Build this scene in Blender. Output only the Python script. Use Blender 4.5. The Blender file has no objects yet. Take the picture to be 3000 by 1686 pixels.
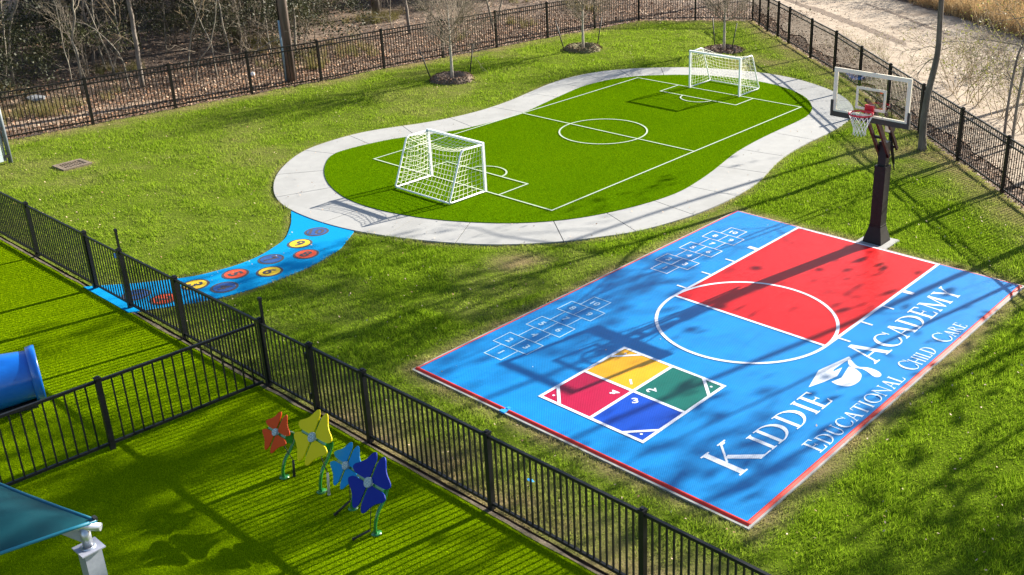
import bpy, bmesh, math, random
import numpy as np
from mathutils import Vector, Matrix
from mathutils.geometry import tessellate_polygon
from math import sin, cos, pi, radians, sqrt, atan2, hypot

SC = bpy.context.scene
COL = SC.collection
random.seed(7)
RNG = np.random.default_rng(11)

# ------------------------------------------------------------------ camera
CAM = Vector((9.5491, -19.4543, 8.8337))
PITCH, ROLL, YAW = 0.3944, 0.00915, -0.69689
fw = Vector((sin(YAW)*cos(PITCH), cos(YAW)*cos(PITCH), -sin(PITCH)))
rt = Vector((cos(YAW), -sin(YAW), 0))
dn = fw.cross(rt)
rx = rt*cos(ROLL) + dn*sin(ROLL)
dy = dn*cos(ROLL) - rt*sin(ROLL)
cam = bpy.data.cameras.new('camera')
co = bpy.data.objects.new('camera', cam); COL.objects.link(co)
M3 = Matrix((rx, -dy, -fw)).transposed()
co.matrix_world = Matrix.Translation(CAM) @ M3.to_4x4()
cam.sensor_width = 36; cam.sensor_fit = 'HORIZONTAL'
cam.lens = 3102.84/3000*36
cam.shift_x = -330.96/3000
cam.shift_y = -119.32/3000
cam.clip_end = 600
SC.camera = co

# ------------------------------------------------------------------ light
SUN_AZ, SUN_EL = radians(79), radians(24.7)
w = bpy.data.worlds.new('World'); SC.world = w; w.use_nodes = True
nt = w.node_tree
sky = nt.nodes.new('ShaderNodeTexSky'); sky.sky_type = 'NISHITA'; sky.sun_disc = False
sky.sun_elevation = SUN_EL; sky.sun_rotation = pi/2 - SUN_AZ
bg = nt.nodes['Background']; bg.inputs['Strength'].default_value = 0.068
nt.links.new(sky.outputs[0], bg.inputs[0])
sl = bpy.data.lights.new('sun', 'SUN'); sl.energy = 5.0; sl.angle = radians(0.4); sl.color = (1, 0.93, 0.80)
so = bpy.data.objects.new('sun', sl); COL.objects.link(so)
sd = Vector((cos(SUN_AZ)*cos(SUN_EL), sin(SUN_AZ)*cos(SUN_EL), sin(SUN_EL)))
so.rotation_euler = sd.to_track_quat('Z', 'Y').to_euler(); so.location = (10, 40, 30)
SC.view_settings.view_transform = 'Standard'; SC.view_settings.look = 'None'
SC.view_settings.exposure = 1.85; SC.view_settings.gamma = 1.0

# ------------------------------------------------------------------ helpers
class MB:
    """mesh builder: collects shapes, builds ONE mesh object"""
    def __init__(s): s.v = []; s.f = []; s.m = []; s.sm = []
    def add(s, vs, fs, mi=0, smooth=False):
        o = len(s.v); s.v += [tuple(p) for p in vs]
        for f in fs: s.f.append(tuple(i+o for i in f)); s.m.append(mi); s.sm.append(smooth)
    def box(s, c, sz, ax=None, mi=0):
        """c centre, sz full sizes, ax = 3 axis vectors"""
        a = ax or (Vector((1,0,0)), Vector((0,1,0)), Vector((0,0,1)))
        c = Vector(c); P = []
        for z in (-.5,.5):
            for x, y in ((-.5,-.5),(.5,-.5),(.5,.5),(-.5,.5)):
                P.append(c + a[0]*(x*sz[0]) + a[1]*(y*sz[1]) + a[2]*(z*sz[2]))
        s.add(P, [(3,2,1,0),(4,5,6,7),(0,1,5,4),(1,2,6,5),(2,3,7,6),(3,0,4,7)], mi)
    def bar(s, a, b, wd, ht=None, up=(0,0,1), mi=0):
        a, b = Vector(a), Vector(b); d = b-a; L = d.length; d.normalize()
        u = Vector(up)
        if abs(d.dot(u)) > .98: u = Vector((1,0,0))
        y = u.cross(d).normalized(); z = d.cross(y)
        s.box((a+b)/2, (L, wd, ht or wd), (d, y, z), mi)
    def tube(s, pts, r, n=6, cap=True, mi=0, smooth=True):
        pts = [Vector(p) for p in pts]; k = len(pts)
        rs = r if isinstance(r, (list, tuple)) else [r]*k
        V = []; F = []; pu = None
        for i, p in enumerate(pts):
            t = (pts[min(i+1,k-1)] - pts[max(i-1,0)])
            if t.length < 1e-9: t = Vector((0,0,1))
            t.normalize()
            if pu is None:
                pu = t.orthogonal().normalized()
            u = (pu - t*pu.dot(t))
            if u.length < 1e-6: u = t.orthogonal()
            u.normalize(); pu = u; v = t.cross(u)
            for j in range(n):
                a = 2*pi*j/n; V.append(p + (u*cos(a)+v*sin(a))*rs[i])
        for i in range(k-1):
            for j in range(n):
                j2 = (j+1) % n
                F.append((i*n+j, i*n+j2, (i+1)*n+j2, (i+1)*n+j))
        s.add(V, F, mi, smooth)
        if cap:
            o = len(s.v)
            s.f.append(tuple(o-k*n+j for j in range(n-1,-1,-1))); s.m.append(mi); s.sm.append(False)
            s.f.append(tuple(o-n+j for j in range(n))); s.m.append(mi); s.sm.append(False)
    def lathe(s, c, prof, n=24, mi=0, smooth=True):
        """prof list of (r,z)"""
        V = []; F = []; k = len(prof)
        for r, z in prof:
            for j in range(n):
                a = 2*pi*j/n; V.append((c[0]+r*cos(a), c[1]+r*sin(a), c[2]+z))
        for i in range(k-1):
            for j in range(n):
                j2 = (j+1)%n; F.append((i*n+j, i*n+j2, (i+1)*n+j2, (i+1)*n+j))
        s.add(V, F, mi, smooth)
    def poly(s, pts, z, mi=0):
        """flat filled polygon facing up (any simple outline)"""
        V = [Vector((p[0], p[1], z)) for p in pts]
        for t in tessellate_polygon([V]):
            a, b, c = (V[i] for i in t)
            if (b-a).cross(c-a).z < 0: t = (t[0], t[2], t[1])
            s.add([V[i] for i in t], [(0,1,2)], mi)
    def prism(s, pts, z0, z1, mi=0):
        s.poly(pts, z1, mi); n = len(pts)
        ar = sum(pts[i][0]*pts[(i+1)%n][1]-pts[(i+1)%n][0]*pts[i][1] for i in range(n))
        P = pts if ar > 0 else pts[::-1]
        V = [(p[0],p[1],z0) for p in P] + [(p[0],p[1],z1) for p in P]
        s.add(V, [(i,(i+1)%n,(i+1)%n+n,i+n) for i in range(n)], mi)
    def build(s, name, mats, parent=None, loc=None):
        me = bpy.data.meshes.new(name); me.from_pydata(s.v, [], s.f)
        for m in (mats if isinstance(mats, (list,tuple)) else [mats]): me.materials.append(m)
        me.polygons.foreach_set('material_index', s.m)
        me.polygons.foreach_set('use_smooth', s.sm)
        me.update()
        o = bpy.data.objects.new(name, me); COL.objects.link(o)
        if parent: o.parent = parent
        if loc is not None: o.location = loc
        return o

def tag(o, label=None, cat=None, group=None, kind=None):
    if label: o['label'] = label
    if cat: o['category'] = cat
    if group: o['group'] = group
    if kind: o['kind'] = kind
    return o
def empty(name, loc=(0,0,0), rz=0, **k):
    o = bpy.data.objects.new(name, None); COL.objects.link(o)
    o.location = loc; o.rotation_euler = (0,0,rz); o.empty_display_size = .2
    return tag(o, **k)
KIDS = {}
def copy_tree(o, parent=None):
    c = o.copy(); COL.objects.link(c); c.parent = parent
    for ch in [x for x in list(COL.objects) if x.parent == o]: copy_tree(ch, c)
    return c
def catmull(P, n=8, closed=False):
    P = [Vector(p) if len(p) == 3 else Vector((p[0], p[1], 0)) for p in P]; k = len(P); out = []
    rng = range(k if closed else k-1)
    for i in rng:
        if closed: a,b,c,d = P[(i-1)%k],P[i],P[(i+1)%k],P[(i+2)%k]
        else: a,b,c,d = P[max(i-1,0)],P[i],P[i+1],P[min(i+2,k-1)]
        for j in range(n):
            t = j/n
            out.append(.5*((2*b)+(c-a)*t+(2*a-5*b+4*c-d)*t*t+(3*b-a-3*c+d)*t**3))
    if not closed: out.append(P[-1])
    return out

# ------------------------------------------------------------------ materials
def srgb(r, g, b):
    f = lambda c: (c/255/12.92) if c <= 10.3 else ((c/255+.055)/1.055)**2.4
    return (f(r), f(g), f(b), 1)
def mat(name, col, col2=None, scale=8, rough=.7, bump=0, bscale=None, spec=.5, metal=0, detail=4, stretch=None,
        trans=0, col3=None, scale3=1, lo=.35, hi=.65, sheen=0, coat=0):
    m = bpy.data.materials.new(name); m.use_nodes = True
    N = m.node_tree.nodes; L = m.node_tree.links
    b = N['Principled BSDF']
    c4 = lambda c: tuple(c[:3]) + (1,)
    b.inputs['Base Color'].default_value = c4(col)
    b.inputs['Roughness'].default_value = rough
    b.inputs['Metallic'].default_value = metal
    b.inputs['Specular IOR Level'].default_value = spec
    if sheen: b.inputs['Sheen Weight'].default_value = sheen
    if coat: b.inputs['Coat Weight'].default_value = coat
    tc = N.new('ShaderNodeTexCoord'); vec = tc.outputs['Object']
    if stretch:
        mp = N.new('ShaderNodeMapping'); mp.inputs['Scale'].default_value = stretch
        L.new(vec, mp.inputs[0]); vec = mp.outputs[0]
    def noise(sc, dt=detail):
        n = N.new('ShaderNodeTexNoise'); n.inputs['Scale'].default_value = sc; n.inputs['Detail'].default_value = dt
        n.inputs['Roughness'].default_value = .6
        L.new(vec, n.inputs['Vector']); return n
    out = None
    if col2 is not None:
        n = noise(scale); r = N.new('ShaderNodeMapRange'); r.inputs[1].default_value = lo; r.inputs[2].default_value = hi
        L.new(n.outputs['Fac'], r.inputs[0])
        mx = N.new('ShaderNodeMix'); mx.data_type = 'RGBA'
        mx.inputs[6].default_value = c4(col); mx.inputs[7].default_value = c4(col2)
        L.new(r.outputs[0], mx.inputs[0]); out = mx.outputs[2]
        if col3 is not None:
            n3 = noise(scale3); r3 = N.new('ShaderNodeMapRange'); r3.inputs[1].default_value = .5; r3.inputs[2].default_value = .68
            L.new(n3.outputs['Fac'], r3.inputs[0])
            m3 = N.new('ShaderNodeMix'); m3.data_type = 'RGBA'; m3.inputs[7].default_value = c4(col3)
            L.new(out, m3.inputs[6]); L.new(r3.outputs[0], m3.inputs[0]); out = m3.outputs[2]
        L.new(out, b.inputs['Base Color'])
    if bump:
        n = noise(bscale or scale*4, 3); bp = N.new('ShaderNodeBump'); bp.inputs['Strength'].default_value = bump
        bp.inputs['Distance'].default_value = .02
        L.new(n.outputs['Fac'], bp.inputs['Height']); L.new(bp.outputs[0], b.inputs['Normal'])
    if trans:
        t = N.new('ShaderNodeBsdfTranslucent'); ms = N.new('ShaderNodeMixShader'); ms.inputs[0].default_value = trans
        if out is not None: L.new(out, t.inputs[0])
        else: t.inputs[0].default_value = c4(col)
        L.new(b.outputs[0], ms.inputs[1]); L.new(t.outputs[0], ms.inputs[2])
        L.new(ms.outputs[0], N['Material Output'].inputs['Surface'])
    return m

def blade_mat(name, dark, light, dry, trans, patch=.35, rough=.6):
    """grass blades: patchy by place, varied blade by blade (attributes rnd, dry)"""
    m = bpy.data.materials.new(name); m.use_nodes = True
    N = m.node_tree.nodes; L = m.node_tree.links; b = N['Principled BSDF']
    b.inputs['Roughness'].default_value = rough; b.inputs['Specular IOR Level'].default_value = 0
    tc = N.new('ShaderNodeTexCoord')
    n = N.new('ShaderNodeTexNoise'); n.inputs['Scale'].default_value = patch; n.inputs['Detail'].default_value = 6; n.inputs['Roughness'].default_value = .7
    L.new(tc.outputs['Object'], n.inputs['Vector'])
    a = N.new('ShaderNodeAttribute'); a.attribute_name = 'rnd'
    ad = N.new('ShaderNodeMath'); ad.operation = 'ADD'; L.new(n.outputs['Fac'], ad.inputs[0]); L.new(a.outputs['Fac'], ad.inputs[1])
    r = N.new('ShaderNodeMapRange'); r.inputs[1].default_value = .55; r.inputs[2].default_value = 1.45; L.new(ad.outputs[0], r.inputs[0])
    mx = N.new('ShaderNodeMix'); mx.data_type = 'RGBA'; mx.inputs[6].default_value = dark+(1,); mx.inputs[7].default_value = light+(1,)
    L.new(r.outputs[0], mx.inputs[0])
    d = N.new('ShaderNodeAttribute'); d.attribute_name = 'dry'
    m2 = N.new('ShaderNodeMix'); m2.data_type = 'RGBA'; m2.inputs[7].default_value = dry+(1,)
    L.new(mx.outputs[2], m2.inputs[6]); L.new(d.outputs['Fac'], m2.inputs[0])
    L.new(m2.outputs[2], b.inputs['Base Color'])
    t = N.new('ShaderNodeBsdfTranslucent'); L.new(m2.outputs[2], t.inputs[0])
    ms = N.new('ShaderNodeMixShader'); ms.inputs[0].default_value = trans
    L.new(b.outputs[0], ms.inputs[1]); L.new(t.outputs[0], ms.inputs[2]); L.new(ms.outputs[0], N['Material Output'].inputs['Surface'])
    return m

def tile_mat(name, col, rough=.40, var=.12, spec=.22):
    """perforated sport tile: fine lattice of ribs and holes, semi gloss plastic"""
    m = bpy.data.materials.new(name); m.use_nodes = True
    N = m.node_tree.nodes; L = m.node_tree.links; b = N['Principled BSDF']
    b.inputs['Roughness'].default_value = rough; b.inputs['Specular IOR Level'].default_value = spec
    tc = N.new('ShaderNodeTexCoord')
    sp = N.new('ShaderNodeSeparateXYZ'); L.new(tc.outputs['Object'], sp.inputs[0])
    def ribs(ax, freq, off=0):
        mu = N.new('ShaderNodeMath'); mu.operation = 'MULTIPLY'; mu.inputs[1].default_value = freq*2*pi; L.new(sp.outputs[ax], mu.inputs[0])
        s = N.new('ShaderNodeMath'); s.operation = 'SINE'; L.new(mu.outputs[0], s.inputs[0]); return s
    sx, sy = ribs(0, 26), ribs(1, 26)
    pr = N.new('ShaderNodeMath'); pr.operation = 'MULTIPLY'; L.new(sx.outputs[0], pr.inputs[0]); L.new(sy.outputs[0], pr.inputs[1])
    # faint seams of 0.26 m tiles
    fr = []
    for ax in (0, 1):
        q = N.new('ShaderNodeMath'); q.operation = 'MULTIPLY'; q.inputs[1].default_value = 1/.2565; L.new(sp.outputs[ax], q.inputs[0])
        f = N.new('ShaderNodeMath'); f.operation = 'FRACT'; L.new(q.outputs[0], f.inputs[0])
        l = N.new('ShaderNodeMath'); l.operation = 'LESS_THAN'; l.inputs[1].default_value = .035; L.new(f.outputs[0], l.inputs[0]); fr.append(l)
    sm = N.new('ShaderNodeMath'); sm.operation = 'MAXIMUM'; L.new(fr[0].outputs[0], sm.inputs[0]); L.new(fr[1].outputs[0], sm.inputs[1])
    n = N.new('ShaderNodeTexNoise'); n.inputs['Scale'].default_value = 2.2; n.inputs['Detail'].default_value = 5; L.new(tc.outputs['Object'], n.inputs['Vector'])
    r = N.new('ShaderNodeMapRange'); r.inputs[1].default_value = -1; r.inputs[2].default_value = 1; r.inputs[3].default_value = 1-var*1.4; r.inputs[4].default_value = 1+var
    L.new(pr.outputs[0], r.inputs[0])
    r2 = N.new('ShaderNodeMapRange'); r2.inputs[1].default_value = .3; r2.inputs[2].default_value = .7; r2.inputs[3].default_value = .9; r2.inputs[4].default_value = 1.08
    L.new(n.outputs['Fac'], r2.inputs[0])
    k = N.new('ShaderNodeMath'); k.operation = 'MULTIPLY'; L.new(r.outputs[0], k.inputs[0]); L.new(r2.outputs[0], k.inputs[1])
    se = N.new('ShaderNodeMapRange'); se.inputs[3].default_value = 1; se.inputs[4].default_value = .9; L.new(sm.outputs[0], se.inputs[0])
    k2 = N.new('ShaderNodeMath'); k2.operation = 'MULTIPLY'; L.new(k.outputs[0], k2.inputs[0]); L.new(se.outputs[0], k2.inputs[1])
    hs = N.new('ShaderNodeVectorMath'); hs.operation = 'SCALE'; hs.inputs[0].default_value = col[:3]; L.new(k2.outputs[0], hs.inputs['Scale'])
    L.new(hs.outputs[0], b.inputs['Base Color'])
    bp = N.new('ShaderNodeBump'); bp.inputs['Strength'].default_value = .25; bp.inputs['Distance'].default_value = .004
    L.new(pr.outputs[0], bp.inputs['Height']); L.new(bp.outputs[0], b.inputs['Normal'])
    return m

M = {}
M['black_steel'] = mat('black_powder_coat', (.007,.0075,.009), (.011,.012,.014), 30, .42, spec=.22)
M['back_steel'] = mat('bronze_black_powder_coat', (.010,.0085,.008), (.017,.014,.013), 30, .45, spec=.22)
M['concrete'] = mat('broom_finished_concrete', (.275,.275,.272), (.30,.30,.295), 3.0, .85, .15, 90, col3=(.25,.25,.245), scale3=.6, spec=.25)
M['pad_concrete'] = mat('grey_concrete_pad', (.22,.225,.225), (.28,.28,.275), 5, .85, .2, 80)
M['blue_path'] = mat('blue_rubber_surface', (.001,.20,.45), (.0015,.23,.50), 40, .9, .3, 160, spec=.05)
M['soccer'] = mat('soccer_turf_backing', (.05,.12,.001), (.08,.16,.001), 60, 1, .6, 140, spec=0)
M['playturf'] = mat('play_turf_backing', (.085,.15,.001), (.13,.20,.001), 60, 1, .6, 140, spec=0)
M['white_line'] = mat('white_turf_line', (.36,.41,.34), (.27,.36,.22), 60, .8, .3, 120)
M['white_paint'] = mat('white_painted_steel', (.80,.81,.83), (.74,.75,.77), 14, .35)
M['net'] = mat('white_net_cord', (.80,.79,.68), None, rough=.8)
M['bnet'] = mat('white_hoop_net_cord', (.82,.82,.80), None, rough=.8)
M['mulch'] = mat('brown_bark_mulch', (.10,.065,.045), (.21,.15,.11), 28, .95, 1.0, 60, col3=(.05,.033,.025), scale3=45)
M['litterfloor'] = mat('forest_floor_soil', (.060,.038,.026), (.125,.082,.055), 5, .95, .8, 22, col3=(.19,.135,.095), scale3=.7)
M['sand'] = mat('pale_sandy_track', (.33,.262,.195), (.20,.148,.102), 2.2, .95, .9, 22, detail=9, lo=.38, hi=.72, stretch=(1,1,1), col3=(.19,.135,.09), scale3=.55)
M['bark_pale'] = mat('pale_grey_bark', (.255,.225,.175), (.125,.105,.085), 14, .9, .5, 30, stretch=(1,1,.3))
M['bark_dark'] = mat('dark_brown_bark', (.12,.098,.082), (.22,.185,.155), 12, .95, .8, 26, stretch=(1,1,.25))
M['bark_mid'] = mat('grey_brown_bark', (.085,.068,.055), (.17,.14,.115), 7, .9, .8, 26, stretch=(1,1,.25))
M['bark_young'] = mat('smooth_light_bark', (.42,.37,.31), (.30,.26,.22), 20, .85, .3, 40)
M['twig'] = mat('grey_twigs', (.22,.18,.135), (.15,.12,.09), 9, .9)
M['twig_tan'] = mat('tan_twigs', (.30,.225,.13), (.19,.14,.08), 6, .9)
M['pole_wood'] = mat('creosoted_pole_wood', (.085,.06,.05), (.17,.125,.105), 10, .8, .4, 30, stretch=(1,1,.12))
M['leaf_dark'] = mat('dark_evergreen_leaves', (.017,.021,.008), (.042,.045,.018), 3, .6, trans=.2, spec=.3)
M['leaf_mid'] = mat('olive_evergreen_leaves', (.045,.055,.017), (.085,.085,.032), 3, .6, trans=.25, spec=.3)
M['leaf_tan'] = mat('dry_tan_leaves', (.28,.19,.08), (.16,.10,.045), 3, .8, trans=.25)
M['leaf_oliv'] = mat('sparse_olive_leaves', (.15,.17,.04), (.24,.22,.06), 3, .55, trans=.35)
# ------------------------------------------------------------------ numpy helpers
def vnoise(x, y, sc, seed=0, oct=4):
    g = np.random.default_rng(seed).random((256,256)); out = 0; amp = 1; tot = 0
    for o in range(oct):
        X = x*sc*2**o + 37.3*o + 1000; Y = y*sc*2**o + 11.7*o + 1000
        xi = np.floor(X).astype(int); yi = np.floor(Y).astype(int); fx = X-xi; fy = Y-yi
        fx = fx*fx*(3-2*fx); fy = fy*fy*(3-2*fy)
        G = lambda i, j: g[i % 256, j % 256]
        out = out + amp*((G(xi,yi)*(1-fx)+G(xi+1,yi)*fx)*(1-fy)+(G(xi,yi+1)*(1-fx)+G(xi+1,yi+1)*fx)*fy)
        tot += amp; amp *= .5
    return out/tot
def inpoly(x, y, P):
    P = np.asarray(P, float)[:, :2]; r = np.zeros(x.shape, bool); n = len(P); j = n-1
    for i in range(n):
        xi, yi, xj, yj = P[i,0], P[i,1], P[j,0], P[j,1]
        c = ((yi > y) != (yj > y)) & (x < (xj-xi)*(y-yi)/((yj-yi) or 1e-12)+xi)
        r ^= c; j = i
    return r
def segdist(x, y, P, closed=False):
    P = np.asarray(P, float)[:, :2]; d = np.full(x.shape, 1e9)
    n = len(P); rr = range(n if closed else n-1)
    for i in rr:
        a = P[i]; b = P[(i+1) % n]; ab = b-a; L2 = (ab**2).sum()+1e-12
        t = np.clip(((x-a[0])*ab[0]+(y-a[1])*ab[1])/L2, 0, 1)
        d = np.minimum(d, np.hypot(x-a[0]-t*ab[0], y-a[1]-t*ab[1]))
    return d
_R = np.array([list(rx), list(dy), list(fw)])
def visible(x, y, z=0, mg=.10):
    d = np.stack([x-CAM.x, y-CAM.y, z-CAM.z+0*x], 1) @ _R.T
    u = (330.96+1500+3102.84*d[:,0]/d[:,2])/3000; v = (843-119.32+3102.84*d[:,1]/d[:,2])/1686
    return (d[:,2] > 0) & (u > -mg) & (u < 1+mg) & (v > -mg) & (v < 1+mg)
def npmesh(name, V, F, mats, parent=None, attrs=None, mi=None):
    """V (n,3), F (m,k) arrays -> object"""
    me = bpy.data.meshes.new(name); V = np.ascontiguousarray(V, np.float32); F = np.ascontiguousarray(F, np.int32); k = F.shape[1]
    me.vertices.add(len(V)); me.vertices.foreach_set('co', V.ravel())
    me.loops.add(F.size); me.loops.foreach_set('vertex_index', F.ravel())
    me.polygons.add(len(F)); me.polygons.foreach_set('loop_start', np.arange(0, F.size, k, dtype=np.int32))
    for m in (mats if isinstance(mats, (list,tuple)) else [mats]): me.materials.append(m)
    if mi is not None: me.polygons.foreach_set('material_index', np.ascontiguousarray(mi, np.int32))
    for an, a in (attrs or {}).items():
        at = me.attributes.new(an, 'FLOAT', 'POINT'); at.data.foreach_set('value', np.ascontiguousarray(a, np.float32))
    me.update(calc_edges=True)
    o = bpy.data.objects.new(name, me); COL.objects.link(o)
    if parent: o.parent = parent
    return o
def blades(name, x, y, z, h, wd, lean, material, parent=None, dry=None):
    n = len(x); a = RNG.random(n)*2*pi; b = RNG.random(n)*2*pi; l = lean*RNG.random(n)
    V = np.empty((n,3,3), np.float32)
    V[:,0] = np.stack([x-np.cos(a)*wd/2, y-np.sin(a)*wd/2, z+0*x], 1)
    V[:,1] = np.stack([x+np.cos(a)*wd/2, y+np.sin(a)*wd/2, z+0*x], 1)
    V[:,2] = np.stack([x+np.cos(b)*l*h, y+np.sin(b)*l*h, z+h], 1)
    rnd = np.repeat(RNG.random(n), 3); at = {'rnd': rnd}
    at['dry'] = np.repeat(dry if dry is not None else np.zeros(n), 3)
    return npmesh(name, V.reshape(-1,3), np.arange(3*n).reshape(-1,3), material, parent, at)
def scatter(n, x0, x1, y0, y1): return x0+(x1-x0)*RNG.random(n), y0+(y1-y0)*RNG.random(n)

# ------------------------------------------------------------------ layout (metres, origin on the middle of the court's baseline)
OUTER = [(-13.49,-5.74),(-14.3,-5.1),(-15.05,-4.2),(-15.52,-3.37),(-15.68,-2.5),(-15.7,-1.5),(-15.5,-.7),(-15.2,.0),(-14.92,.8),(-14.75,1.68),(-14.70,2.5),(-14.74,3.2),(-14.84,3.95),(-15.06,4.92),(-15.26,5.78),(-15.42,6.6),(-15.44,7.56),(-15.28,8.55),(-14.86,9.45),(-14.2,10.3),(-13.3,11.1),(-12.38,11.63),(-11.45,11.98),(-10.5,12.2),(-9.45,12.2),(-8.45,11.97),(-7.48,11.56),(-6.71,11.08),(-6.1,10.5),(-5.6,9.85),(-5.22,9.0),(-5.0,8.05),(-4.89,7.02),(-4.88,6.27),(-4.86,5.64),(-4.79,4.84),(-4.65,4.03),(-4.42,3.17),(-4.18,2.41),(-4.02,1.65),(-3.96,.94),(-3.94,.32),(-3.96,-.21),(-4.03,-.9),(-4.16,-1.59),(-4.42,-2.45),(-4.75,-3.02),(-5.16,-3.68),(-5.6,-4.22),(-6.22,-4.83),(-6.97,-5.33),(-7.8,-5.75),(-8.56,-6.05),(-9.5,-6.33),(-10.6,-6.47),(-11.82,-6.42),(-12.7,-6.18)]
INNER = [(-14.52,-3.23),(-13.9,-3.89),(-13.26,-4.37),(-12.56,-4.75),(-12.0,-4.95),(-11.5,-5.10),(-10.75,-5.18),(-9.96,-5.13),(-9.27,-4.98),(-8.52,-4.74),(-7.94,-4.45),(-7.27,-4.04),(-6.68,-3.55),(-6.23,-3.02),(-5.88,-2.44),(-5.62,-1.81),(-5.42,-1.15),(-5.27,-.4),(-5.22,.36),(-5.32,1.12),(-5.47,1.92),(-5.64,2.62),(-5.83,3.34),(-5.97,3.99),(-6.08,4.83),(-6.15,5.61),(-6.2,6.69),(-6.24,7.65),(-6.33,8.33),(-6.55,8.93),(-6.92,9.5),(-7.42,10.05),(-8.01,10.47),(-8.77,10.82),(-9.73,11.0),(-10.7,10.92),(-11.69,10.63),(-12.6,10.1),(-13.46,9.29),(-13.98,8.4),(-14.19,7.4),(-14.18,6.6),(-14.0,5.74),(-13.82,4.9),(-13.64,4.1),(-13.46,3.4),(-13.38,2.6),(-13.42,1.57),(-13.58,.6),(-13.85,-.1),(-14.15,-.68),(-14.38,-1.2),(-14.52,-1.86),(-14.6,-2.6)]
def smooth(P, it=2):
    P = np.array([(p.x, p.y) for p in catmull(P, 8, True)])
    d = np.r_[0, np.cumsum(np.hypot(*np.diff(np.r_[P, P[:1]], axis=0).T))]
    t = np.linspace(0, d[-1], 361)[:-1]; Q = np.r_[P, P[:1]]
    P = np.stack([np.interp(t, d, Q[:,0]), np.interp(t, d, Q[:,1])], 1)
    for _ in range(it*4): P = (np.roll(P,1,0)+2*P+np.roll(P,-1,0))/4
    return P
OUT, INN = smooth(OUTER), smooth(INNER)
BL = [(-11.75,-6.40),(-11.29,-6.7),(-10.86,-7.01),(-10.26,-7.56),(-10.0,-8.04),(-9.82,-8.53),(-9.77,-9.03),(-9.82,-9.44),(-9.92,-9.85),(-10.1,-10.2),(-10.31,-10.52),(-10.59,-10.9),(-11.0,-11.35),(-11.2,-11.6)]
BR = [(-9.45,-6.28),(-9.1,-6.75),(-8.85,-7.1),(-8.68,-7.5),(-8.55,-7.95),(-8.46,-8.45),(-8.44,-8.93),(-8.47,-9.52),(-8.56,-10.06),(-8.73,-10.52),(-8.96,-10.93),(-9.13,-11.25),(-9.35,-11.6)]
BLUE = [(p.x,p.y) for p in catmull(BL,4)] + [(p.x,p.y) for p in catmull(BR,4)][::-1]
FENCE_Y = -11.47
BACKP = [(-23.6,-10.91),(-23.23,-8.37),(-22.95,-5.83),(-22.7,-3.29),(-22.38,-.74),(-22.0,1.76),(-21.83,4.38),(-21.53,6.95),(-21.24,9.5),(-20.97,12.15),(-20.62,14.7),(-20.3,17.3),(-18.40,18.95),(-16.29,20.34)]
RIGHTP = [(-16.29,20.34),(-15.46,19.62),(-14.49,18.75),(-13.5,17.98),(-12.45,17.12),(-10.5,15.51),(-8.63,14.0),(-6.71,12.24),(-4.79,10.48),(-2.87,8.72),(-.95,6.96),(.96,5.2),(2.87,3.44),(4.78,1.68),(6.69,-.08)]
LAWN = [(-24,FENCE_Y),(12.5,FENCE_Y),(12.5,-5.4)] + RIGHTP[::-1][0:] + BACKP[::-1][1:]
COURT = (-3.37, 3.40, -9.62, .10)
SLAB = [(-3.405,-9.66),(3.43,-9.66),(3.43,.14),(.42,.14),(.42,.80),(-.30,.80),(-.30,.14),(-3.405,.14)]
TREES3 = [(-18.55,4.76),(-18.27,11.32),(-13.85,14.62)]

# ------------------------------------------------------------------ ground, lawn
g = MB(); R_ = 160
g.add([(-R_,-R_,-.06),(R_,-R_,-.06),(R_,R_,-.06),(-R_,R_,-.06)], [(0,1,2,3)])
tag(g.build('ground', M['litterfloor']), kind='structure')

def dryness(x, y):
    n = vnoise(x, y, 1.3, 3); n2 = vnoise(x, y, .45, 5); n3 = vnoise(x, y, 4, 8, 3)
    d = np.clip((n2-.60)*1.4, 0, .22) + np.clip((-9-x)/3, 0, 1)*(.04+.14*n)
    sd = np.maximum(np.maximum(COURT[0]-x, x-COURT[1]), np.maximum(COURT[2]-y, y-COURT[3]))
    d = np.maximum(d, np.clip(1-np.abs(sd)/.42, 0, 1)*(.35+1.1*n))
    nf = np.abs(y-FENCE_Y)
    d = np.maximum(d, np.clip(1-nf/1.5, 0, 1)*np.clip((x+6)/3, .3, 1)*(.35+1.1*n))
    bf = segdist(x, y, BACKP); rf = segdist(x, y, RIGHTP)
    d = np.maximum(d, np.clip(1-bf/1.1, 0, 1)*(.1+1.3*n))
    d = np.maximum(d, np.clip(1-rf/1.5, 0, 1)*(.2+1.1*n))
    d = np.maximum(d, np.clip(1-np.hypot(x+2.2,y-6.6)/2.4, 0, 1)*(1.6*n))
    d = np.maximum(d, np.clip(1-np.hypot(x+11.5,y-13.3)/2.6, 0, 1)*(1.3*n))
    op = segdist(x, y, OUT[::4], True)
    d = np.maximum(d, np.clip(1-op/.28, 0, 1)*(1.1*n))
    d = np.maximum(d, np.clip(1-segdist(x, y, BLUE[::2], True)/.2, 0, 1)*(1.1*n))
    d = np.maximum(d, np.clip(1-np.hypot((x+5.3),(y+5.2))/.95, 0, 1)*(1.9*n))
    d = np.maximum(d, np.clip(1-np.hypot((x+19.3),(y+8.1))/.9, 0, 1)*(1.2*n))
    for tx, ty in TREES3: d = np.maximum(d, np.clip(1-np.hypot(x-tx,y-ty)/1.3, 0, 1)*(1.2*n))
    return np.clip(d*(.55+.9*n3), 0, .95)

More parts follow.
